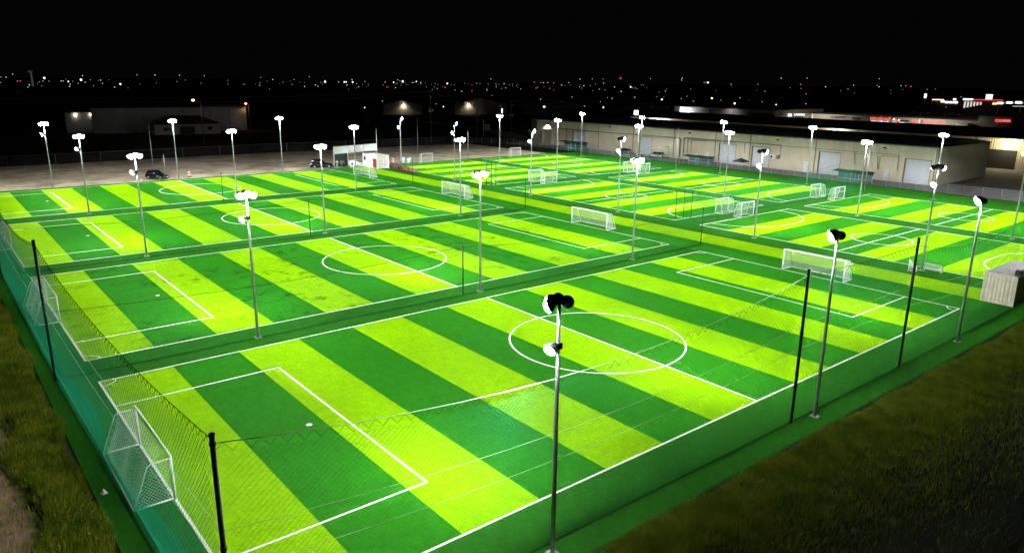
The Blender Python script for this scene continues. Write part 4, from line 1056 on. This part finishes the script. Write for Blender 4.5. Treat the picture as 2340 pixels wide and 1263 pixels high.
# ------------------------------------------------------------------ dark buildings beyond the dirt lot
def gable(x, y, ang, W_, D_, h, rise, wallm, label, windows=(), lamp=None):
    t = thing('gabled_building', (x, y, -0.06), ang, label=label, cat='building')
    b = MB(); b.box(0, W_, 0, D_, 0, h); b.add([(0,0,h),(W_,0,h),(W_/2,0,h+rise),(0,D_,h),(W_,D_,h),(W_/2,D_,h+rise)], [(0,1,2),(5,4,3)]); b.build('wall', wallm, t)
    b = MB(); b.add([(-.4,-.4,h-.1),(W_/2,-.4,h+rise+.12),(W_+.4,-.4,h-.1),(-.4,D_+.4,h-.1),(W_/2,D_+.4,h+rise+.12),(W_+.4,D_+.4,h-.1),(-.4,-.4,h+.08),(W_/2,-.4,h+rise+.3),(W_+.4,-.4,h+.08),(-.4,D_+.4,h+.08),(W_/2,D_+.4,h+rise+.3),(W_+.4,D_+.4,h+.08)],
        [(6,7,10,9),(7,8,11,10),(0,1,7,6),(1,2,8,7),(0,6,9,3),(2,5,11,8),(3,9,10,4),(4,10,11,5),(0,3,4,1),(1,4,5,2)]); b.build('roof', M['roof'], t)
    for (wx, wz, ww, wh_, m_) in windows:
        b = MB(); b.box(wx, wx+ww, -0.05, -0.004, wz, wz+wh_); b.build('window', m_, t)
    if lamp:
        lx, lz, pw = lamp
        b = MB(); b.lathe([(0.02,-0.3),(0.3,-0.25),(0.42,0),(0.3,0.2)], 10, mat=Matrix.Translation((lx, -0.45, lz))); b.build('wall_lamp', M['warm'], t)
        area('near_wall_light', t, (lx, -1.2, lz-0.1), pw, 0.25, (1.0, 0.88, 0.62), (0.6, 0, 0))
    return t
gable(189.5, 327, math.atan2(-8, 17), 20, 22, 5.0, 2.2, M['wall_shop'], 'gabled tan hall with one bright wall lamp, left of the tall utility pole', lamp=(10.5, 5.0, 420))
gable(224, 311, math.atan2(-11, 24), 29, 22, 5.6, 3.0, M['wall_shop'], 'wider gabled tan hall with a wall lamp on its left side', windows=((26, 1, .5, 2.0, M['cold']),), lamp=(7.5, 5.2, 380))
gable(257, 281, math.atan2(-8, 30), 30, 20, 5.0, 3.2, M['wall_dim'], 'dim gabled hall with a dark louvre in its gable', windows=((9, 5.5, 11, 1.0, M['dark']), (3.5, 4.3, 1.1, .8, M['far_b'])))
gable(310, 268, math.atan2(-12, 30), 30, 20, 4.6, 2.4, M['wall_dim'], 'dim gabled hall right of the louvred one, barely visible')
t = thing('large_hall', (40.0, 252.0, -0.06), math.atan2(-7.2, 47.6), label='large flat grey hall far behind the left of the dirt lot', cat='building')
b = MB(); b.box(0, 48.2, 0, 24, 0, 8.0); b.build('wall', M['wall_dim'], t)
b = MB(); b.box(-0.3, 48.5, -0.3, 24.3, 8.0, 8.25); b.build('roof', M['roof'], t)
for xx in (7.5, 14.5, 27.5, 36, 42.5):
    b = MB(); b.box(xx, xx+0.25, -0.12, -0.004, 0, 7.9); b.build('pilaster', M['trim'], t)
b = MB(); b.box(42.2, 47.5, -0.10, -0.004, 5.4, 6.1); b.build('name_board', M['concrete'], t)
b = MB(); b.box(4.0, 5.2, -0.08, -0.004, 0.4, 2.3); b.build('door', M['concrete'], t)
t = thing('low_annex', (54.5, 235.0, -0.06), math.atan2(-2.4, 19), label='low pale annex with dark hipped roof before the large hall', cat='building')
b = MB(); b.box(0, 20, 0, 7, 0, 3.3); b.build('wall', M['wall_shop'], t)
b = MB(); b.add([(-.6,-.6,3.3),(20.6,-.6,3.3),(20.6,7.6,3.3),(-.6,7.6,3.3),(5,3.5,5.9),(14,3.5,5.9)], [(0,1,5,4),(1,2,5),(2,3,4,5),(3,0,4),(3,2,1,0)]); b.build('roof', M['roof'], t)
for wx, ww, wz, wh_ in ((2.6, 2.0, 1.2, 1.2), (7.4, 4.6, 0.1, 2.4), (16, 1.4, 1.2, 1.2)):
    b = MB(); b.box(wx, wx+ww, -0.06, -0.004, wz, wz+wh_); b.build('window', M['dark'], t)
t = thing('storage_shed', (33.5, 259, -0.06), -0.15, label='dark shed with two narrow wall lights left of the large hall', cat='building')
b = MB(); b.box(0, 9.5, 0, 8, 0, 6.5); b.build('wall', M['wall_dim'], t)
b = MB(); b.box(-0.2, 9.7, -0.2, 8.2, 6.5, 6.7); b.build('roof', M['roof'], t)
for xx in (3.0, 7.5):
    b = MB(); b.box(xx-0.3, xx+0.3, -0.55, -0.02, 5.7, 5.95); b.build('wall_lamp', M['warm'], t)
    area('near_wall_light', t, (xx, -0.42, 5.5), 18, 0.1, (1.0, 0.92, 0.8), (0.2, 0, 0))

# ------------------------------------------------------------------ street lamps, utility poles and wires
def street_lamp(x, y, h, arm, label, m_, pw, colr):
    t = thing('street_lamp', (x, y, -0.06), label=label, cat='street lamp')
    b = MB(); b.tube([(0,0,0), (0,0,h)], 0.14, 8, r1=0.09); b.build('pole', M['wood'], t)
    b = MB(); b.tube([(0,0,h-0.4), (arm*0.5,-arm*0.3,h+0.35), (arm, -arm*0.6, h+0.5)], 0.05, 6); b.build('arm', M['galv'], t)
    b = MB(); b.lathe([(0.05,0.25),(0.3,0.15),(0.38,0.0),(0.34,-0.04)], 10, mat=Matrix.Translation((arm,-arm*0.6,h+0.45))); hd = b.build('lamp_head', M['galv'], t)
    b = MB(); b.lathe([(0.33,-0.05),(0.36,-0.15),(0.26,-0.34),(0.03,-0.42)], 10, mat=Matrix.Translation((arm,-arm*0.6,h+0.45))); b.build('lamp_glass', m_, hd)
    area('lamp_light', t, (arm, -arm*0.6, h-0.2), pw, 0.2, colr)
street_lamp(54.6, 185, 12.0, -1.6, 'orange street lamp on a wooden pole behind the dirt lot', M['sodium'], 350, (1.0, 0.55, 0.2))
street_lamp(88.3, 243.5, 9.0, -0.8, 'orange lamp at the right corner of the large hall', M['sodium'], 350, (1.0, 0.5, 0.18))
UP = [(114.2, 165.2, 15.3, 'tall utility pole with crossarms and a transformer behind the fence corner'), (129.6, 163.0, 13.2, 'utility pole with two transformers beside the road sign'), (139.5, 158.5, 12.5, 'slim utility pole behind the fence near the warehouse corner'),
      (205, 190, 13.5, 'utility pole behind the warehouse roof in the middle'), (222, 172, 14, 'utility pole left of the large sign box'), (238, 128.5, 13, 'utility pole at the left end of the shops')]
for x, y, h, lab in UP:
    t = thing('utility_pole', (x, y, -0.06), math.radians(-25), label=lab, cat='utility pole', group='wooden utility poles behind the pitches')
    b = MB(); b.tube([(0,0,0), (0,0,h)], 0.17, 8, r1=0.11); b.build('pole', M['wood'], t)
    for k_, z in ((1.2, h-0.5), (1.0, h-1.7)):
        b = MB(); b.box(-k_, k_, -0.06, 0.06, z-0.07, z+0.07); b.build('crossarm', M['wood'], t)
    for sx in (-0.45, 0.45):
        b = MB(); b.lathe([(0.02,-0.45),(0.26,-0.43),(0.28,0.4),(0.1,0.5)], 10, mat=Matrix.Translation((sx, -0.3, h*0.62))); b.build('transformer', M['galv'], t)
def wire(pts, label):
    t = thing('power_line', pts[0], label=label, cat='power line', group='power lines strung between utility poles')
    for k_ in range(2):
        b = MB(); P = []
        for (a, c) in zip(pts[:-1], pts[1:]):
            for i in range(13):
                q = i/12; P.append((a[0]+(c[0]-a[0])*q-pts[0][0], a[1]+(c[1]-a[1])*q-pts[0][1], a[2]+(c[2]-a[2])*q - 1.4*4*q*(1-q)*0.5 - pts[0][2] - k_*1.15))
        b.tube(P, 0.03, 3, caps=False); b.build('cable', M['galv'], t)
wire([(-60, 205, 12.5), (20, 190, 13.0), (113.7, 165.4, 14.7), (129.6, 163.2, 12.6)], 'pair of sagging power lines running left from the tall utility pole')
wire([(113.7, 165.4, 14.7), (180, 215, 14.0), (250, 262, 14)], 'pair of power lines running back from the tall utility pole')
wire([(139.5, 158.5, 12), (205, 190, 13), (222, 172, 13.5), (238, 128.5, 12.5)], 'pair of power lines running behind the warehouse roof')
t = thing('road_sign', (142.2, 176.4, -0.06), math.radians(-35), label='pale road sign board on a post beyond the far fence corner', cat='sign')
b = MB(); b.tube([(0,0,0),(0,0,5.6)], 0.09, 6); b.build('post', M['white'], t)
b = MB(); b.box(0.3, 2.2, -0.06, 0.0, 2.2, 4.0); bd = b.build('board', M['concrete'], t)
b = MB(); b.tube([(0.7,-0.08,2.7),(1.2,-0.08,3.5),(1.7,-0.08,2.9)], 0.09, 4); b.build('arrow_mark', M['dark'], bd)

# ------------------------------------------------------------------ restaurants and fuel station far off at the right
dx_, dy_ = 600.0, 200.0
t = thing('drive_in_restaurant', (520.2, 168.1, -0.06), math.radians(-71), label='far lit restaurant with a red roof band and bright windows', cat='restaurant')
b = MB(); b.box(0, 22, 0, 14, 0, 9.3); b.build('wall', M['wall_dim'], t)
b = MB(); b.box(5.2, 21, -0.6, -0.02, 9.32, 9.95); b.build('red_band', mat('lit_red_band', (0.6,0.03,0.03), 0.5, emit=(1.0,0.05,0.07), estr=0.85), t)
b = MB(); b.box(-0.5, 5.0, -0.6, -0.02, 9.32, 10.2); b.build('lit_fascia', M['far_b'], t)
for i in range(6):
    b = MB(); b.box(0.5+i*1.7, 1.4+i*1.7, -0.1, -0.01, 4.4+0.42*i, 8.2); b.build('lit_window', M['far_w'], t)
b = MB(); b.box(11.6, 15.2, -0.9, -0.3, 9.96, 13.0); b.build('roof_sign', M['sign_white'], t)
t = thing('lit_canteen', (551.1, 199.4, -0.06), math.radians(-69.5), label='far lit eating place left of the red roofed restaurant', cat='restaurant')
b = MB(); b.box(0, 20, 0, 10, 0, 8.3); b.build('wall', M['wall_dim'], t)
for x0, x1, z0, z1, m_ in ((8, 10.3, 6.3, 7.5, 'far_b'), (10.7, 12.4, 6.3, 7.5, 'far_b'), (12.8, 15.6, 6.3, 7.6, 'far_b'), (12.6, 14.4, 8.35, 9.5, 'far_b'), (0, 7, 8.35, 8.65, 'far_o'), (5.6, 7.4, 6.9, 8.2, 'far_o')):
    b = MB(); b.box(x0, x1, -0.2, -0.02, z0, z1); b.build('lit_window', M[m_], t)
t = thing('fuel_station', (487.3, 140.7, -0.06), math.radians(-72.6), label='far fuel station with bright white canopy lights', cat='fuel station')
b = MB(); b.box(0, 30, 0, 10, 8.3, 9.3); b.build('canopy', M['wall_dim'], t)
for i, (x0, x1, z0, m_) in enumerate(((0, 2.2, 7.6, 'sign_yellow'), (2.4, 5.2, 8.0, 'far_b'), (6.8, 9.6, 8.4, 'far_b'), (11.0, 14.2, 8.6, 'far_b'), (16.6, 21.0, 8.6, 'far_b'))):
    b = MB(); b.box(x0, x1, -0.6, -0.02, z0, z0+1.15); b.build('canopy_light', M[m_], t)
for xx in (3, 14, 26):
    b = MB(); b.tube([(xx, 6, 0), (xx, 6, 8.3)], 0.3, 6); b.build('column', M['galv'], t)
b = MB(); b.box(10, 24, -1.0, -0.1, 6.9, 7.15); b.build('lit_forecourt_edge', M['far_w'], t)
t = thing('pylon_sign', (567.7, 211.8, -0.06), math.radians(-68), label='slim far pylon sign glowing white left of the restaurants', cat='sign')
b = MB(); b.box(0, 1.6, -0.3, 0.3, 9.2, 12.2); b.build('light_panel', M['sign_white'], t)
b = MB(); b.tube([(0.8, 0, 0), (0.8, 0, 9.2)], 0.2, 6); b.build('mast', M['galv'], t)
t = thing('water_tower', (166.7, 1468, -0.06), label='pale slim tower far off at the left of the horizon', cat='tower')
b = MB(); b.tube([(0,0,0), (0,0,22)], 1.6, 10, r1=1.2); b.build('shaft', M['far_w'] if False else mat('self_glowing_tower', (0.5,0.5,0.5), 0.8, emit=(0.8,0.85,0.85), estr=0.05), t)  # glow of shaft and head is put into their material, no lamp lights them
b = MB(); b.box(-4, 2, -1.5, 1.5, 22.1, 25); b.build('head', mat('self_glowing_tower_head', (0.5,0.5,0.5), 0.8, emit=(0.8,0.85,0.85), estr=0.03), t)

FAR = [(215,2507,11.0,'w'),
(186,2064,12.3,'w'),
(192,1987,19.0,'w'),
(106,1282,7.0,'w'),
(159,1596,7.0,'r'),
(172,1677,7.0,'r'),
(87,819,7.0,'w'),
(109,1002,7.0,'w'),
(235,1859,11.9,'b'),
(209,1681,7.0,'w'),
(210,1613,7.0,'w'),
(245,1718,7.0,'w'),
(249,1722,7.0,'w'),
(235,1571,7.0,'b'),
(131,882,7.0,'w'),
(166,1105,7.0,'w'),
(196,1234,7.0,'w'),
(365,2232,7.0,'b'),
(313,1893,17.5,'w'),
(244,1460,7.0,'w'),
(393,2271,7.0,'r'),
(386,2097,7.0,'w'),
(232,1256,7.0,'w'),
(166,954,7.0,'w'),
(164,835,7.0,'w'),
(236,1157,7.0,'b'),
(408,1817,20.8,'w'),
(605,2467,21.4,'w'),
(510,1861,21.0,'w'),
(675,2217,21.1,'w'),
(738,1950,17.7,'w'),
(626,1584,14.1,'w'),
(395,1048,7.0,'w'),
(674,1584,14.2,'w'),
(418,946,7.0,'w'),
(539,1178,7.0,'w'),
(440,952,7.0,'w'),
(1073,2275,7.0,'b'),
(1066,2163,7.0,'w'),
(998,2227,21.5,'w'),
(540,1178,7.0,'w'),
(448,969,7.0,'w'),
(1099,2190,7.0,'b'),
(1110,2199,7.0,'b'),
(969,1883,15.0,'w'),
(1103,2141,7.0,'b'),
(803,1537,7.0,'w'),
(613,1208,7.0,'w'),
(493,935,7.0,'w'),
(861,1606,11.4,'w'),
(708,1247,7.0,'w'),
(914,1603,10.4,'w'),
(535,930,7.0,'r'),
(867,1481,10.8,'b'),
(505,854,7.0,'w'),
(1239,2094,15.6,'w'),
(1007,1690,12.9,'w'),
(1177,1960,11.2,'b'),
(1335,2163,7.0,'w'),
(1348,2173,7.0,'w'),
(1359,2175,10.4,'b'),
(1339,2116,7.0,'w'),
(524,782,7.0,'w'),
(675,995,7.0,'r'),
(617,902,7.0,'r'),
(1208,1766,7.0,'b'),
(475,672,7.0,'w'),
(429,594,7.0,'w'),
(459,618,7.0,'r'),
(1504,2027,7.0,'w'),
(622,806,7.0,'r'),
(506,654,7.0,'w'),
(1236,1599,21.1,'w'),
(794,1007,7.0,'w'),
(1519,1897,7.0,'w'),
(709,874,7.0,'w'),
(653,771,7.0,'w'),
(765,868,7.0,'r'),
(752,822,7.0,'r'),
(1261,1447,13.8,'w'),
(1655,1871,11.8,'w'),
(1249,1398,13.1,'w'),
(1467,1626,12.8,'w'),
(1247,1358,13.1,'w'),
(1454,1552,7.0,'w'),
(1525,1598,13.0,'w'),
(1054,1068,7.0,'w'),
(1303,1309,7.0,'w'),
(1665,1695,24.2,'w'),
(1776,1751,25.4,'w'),
(1832,1756,25.4,'w'),
(1811,1732,12.7,'w'),
(793,758,7.0,'w'),
(736,692,7.0,'w'),
(1159,1071,7.0,'w'),
(1338,1221,28.2,'r'),
(1514,1386,25.7,'r'),
(1607,1467,26.2,'r'),
(655,587,7.0,'w'),
(1226,1086,7.0,'b'),
(337,425,7.0,'w'),
(189,327,7.0,'w'),
(191,279,7.0,'w'),
(173,246,7.0,'b'),
(303,331,7.0,'w'),
(373,376,7.0,'w'),
(382,349,7.0,'w'),
(372,335,7.0,'w'),
(420,357,7.0,'w'),
(302,278,7.0,'w'),
(201,242,7.0,'w'),
(241,229,7.0,'w'),
(236,212,7.0,'b'),
(137,249,7.0,'b'),
(1158,1070,7.0,'w'),
(653,586,7.0,'w'),
(1505,1270,26.1,'w'),
(1450,1125,27.5,'w'),
(1730,1347,24.0,'w'),
(1540,1127,17.9,'w'),
(1662,1212,17.9,'w'),
(1809,1314,18.0,'b'),
(1498,1020,15.1,'w'),
(1960,1247,14.6,'w'),
(1808,1081,31.4,'w'),
(2188,1223,34.6,'w'),
(2045,1160,16.0,'w'),
(2011,1064,10.2,'w'),
(2240,1099,15.1,'w'),
(2181,997,34.1,'w'),
(1673,763,16.1,'w'),
(2075,945,12.0,'w'),
(1949,832,15.6,'w'),
(2322,981,15.3,'w'),
(2044,848,14.1,'r'),
(745,595,7.0,'w'),
(457,360,7.0,'r'),
(942,578,7.0,'r'),
(793,431,7.0,'r'),
(415,353,7.0,'w'),
(456,366,7.0,'w'),
(386,303,7.0,'b'),
(423,316,7.0,'w'),
(499,370,7.0,'w'),
(375,269,7.0,'w'),
(460,317,7.0,'o'),
(415,277,7.0,'w'),
(359,228,7.0,'b'),
(503,322,7.0,'w'),
(410,243,7.0,'w'),
(364,205,7.0,'b'),
(400,208,7.0,'w'),
(428,143,7.0,'r'),
(828,282,7.0,'w')]
r2 = np.random.default_rng(31)
for i in range(118):                                   # the faintest lights of the town, low on the horizon
    a = math.radians(39.3 + r2.uniform(-33, 30)) if i % 3 else math.radians(39.3 + r2.normal(-6, 9)); d_ = r2.uniform(900, 2500)
    FAR.append((round(-6.7 + d_*math.sin(a)), round(-21.7 + d_*math.cos(a)), round(r2.uniform(5, 9), 1), 'f'))
M['far_f'] = mat('faint_far_light', (0.9, 0.8, 0.6), 0.4, emit=(1.0, 0.85, 0.66), estr=0.35)
for i, (x, y, z, k_) in enumerate(FAR):
    d_ = math.hypot(x+6.7, y+21.7, z-18.2)
    r_ = d_*(0.0010 if k_ in 'bo' else 0.0005 if k_ != 'f' else 0.00042)*(0.7 + 0.6*((i*37) % 10)/10)
    b = MB(); b.tube([(0,0,0), (0,0,z-r_*0.6)], min(0.15, 0.06+d_*0.0001), 4, mi=1, caps=False)
    b.lathe([(r_*0.1,-r_), (r_*0.75,-r_*0.6), (r_,0), (r_*0.75,r_*0.6), (r_*0.1,r_)], 8, mat=Matrix.Translation((0,0,z)))
    col_ = {'w': 'white', 'b': 'bright white', 'r': 'red', 'o': 'orange', 'f': 'faint'}[k_]
    b.build('far_light', [M['far_'+k_], M['wood']], None, (x, y, -0.06), label=('tiny %s light in the dark town towards the horizon' % col_), cat='light', group='far %s lights of the town' % col_)

# ------------------------------------------------------------------ small things left lying on the turf
for x, y, lab in ((67.6, 13.1, 'white marker cone lying on the walkway before the small folding goals'), (-2.4, 12.6, 'white marker cone lying outside the net behind the nearest left goal'), (64.6, 119.9, 'white marker cone lying beside the inflatable')):
    t = thing('marker_cone', (x, y, 0.012), rng.uniform(0, 3), label=lab, cat='cone')
    b = MB(); b.box(-0.13, 0.13, -0.13, 0.13, 0, 0.02); b.build('base', M['white'], t)
    b = MB(); b.lathe([(0.10, 0.021), (0.07, 0.12), (0.03, 0.22)], 10); b.build('cone_body', M['white'], t)

# ------------------------------------------------------------------ rough grass round the turf
def grass(name, n_, fx, fy, hmin, hmax, keep, label):
    x = fx(n_); y = fy(n_); k_ = keep(x, y); x, y = x[k_], y[k_]; n_ = len(x)
    h = rng.uniform(hmin, hmax, n_)*(0.6+0.8*np.abs(np.sin(x*0.7+np.sin(y*0.31)*2.0))*np.abs(np.cos(y*0.53+x*0.2)))
    a = rng.uniform(0, 2*PI, n_); w = rng.uniform(0.007, 0.018, n_); lx, ly = rng.normal(0, 0.12, n_)+0.05, rng.normal(0, 0.12, n_)
    V = np.zeros((n_, 5, 3))
    V[:,0] = np.stack([x-w*np.cos(a), y-w*np.sin(a), -0.06+0*x], 1); V[:,1] = np.stack([x+w*np.cos(a), y+w*np.sin(a), -0.06+0*x], 1)
    V[:,2] = np.stack([x+lx*.4+w*.7*np.cos(a), y+ly*.4+w*.7*np.sin(a), h*.55], 1); V[:,3] = np.stack([x+lx*.4-w*.7*np.cos(a), y+ly*.4-w*.7*np.sin(a), h*.55], 1)
    V[:,4] = np.stack([x+lx, y+ly, h], 1)
    me = D.meshes.new(name); me.vertices.add(n_*5); me.vertices.foreach_set('co', V.ravel())
    li = (np.arange(n_)[:,None]*5 + np.array([0,1,2,3, 3,2,4])).ravel()
    me.loops.add(n_*7); me.loops.foreach_set('vertex_index', li)
    me.polygons.add(n_*2); me.polygons.foreach_set('loop_start', (np.arange(n_)[:,None]*7 + np.array([0,4])).ravel())
    me.update(calc_edges=True); me.validate(); me.materials.append(M['grass'])
    return ob(name, me, label=label, kind='stuff')
wob = lambda y: -2.95 + 0.25*np.sin(y*0.8)*np.sin(y*0.23) 
grass('rough_grass', 300000, lambda n_: -2.7-np.abs(rng.exponential(2.2, n_)), lambda n_: rng.uniform(-10, 80, n_), 0.12, 0.42,
      lambda x, y: (x < wob(y)) & (x > -14) & ~((x < -5.2+0.5*np.sin(y*.6)) & (y < 24) & (rng.random(len(x)) < 0.85)), 'shaggy rough grass along the left side of the turf')
grass('rough_grass', 330000, lambda n_: rng.uniform(-3, 95, n_), lambda n_: -4.1-np.abs(rng.exponential(2.1, n_)), 0.08, 0.32,
      lambda x, y: (y < -4.15 - 0.012*x + 0.12*np.sin(x*0.9)) & (y > -18) & ~((np.sin(x*0.5)*np.sin(y*0.9+x*0.13) > 0.8) & (rng.random(len(x)) < 0.6)), 'shaggy rough grass along the front edge of the turf')
pts = [(-9.5, -6)] + [(-4.9 - 0.7*max(0, (yy-20)/10) + 0.35*math.sin(yy*1.3) + 0.2*math.sin(yy*3.1), yy) for yy in np.arange(-4, 31, 0.6)] + [(-9.5, 30)]
poly_sheet('dirt_track', M['soil'], pts, -0.05, 'bare brown dirt track beside the rough grass at the left')
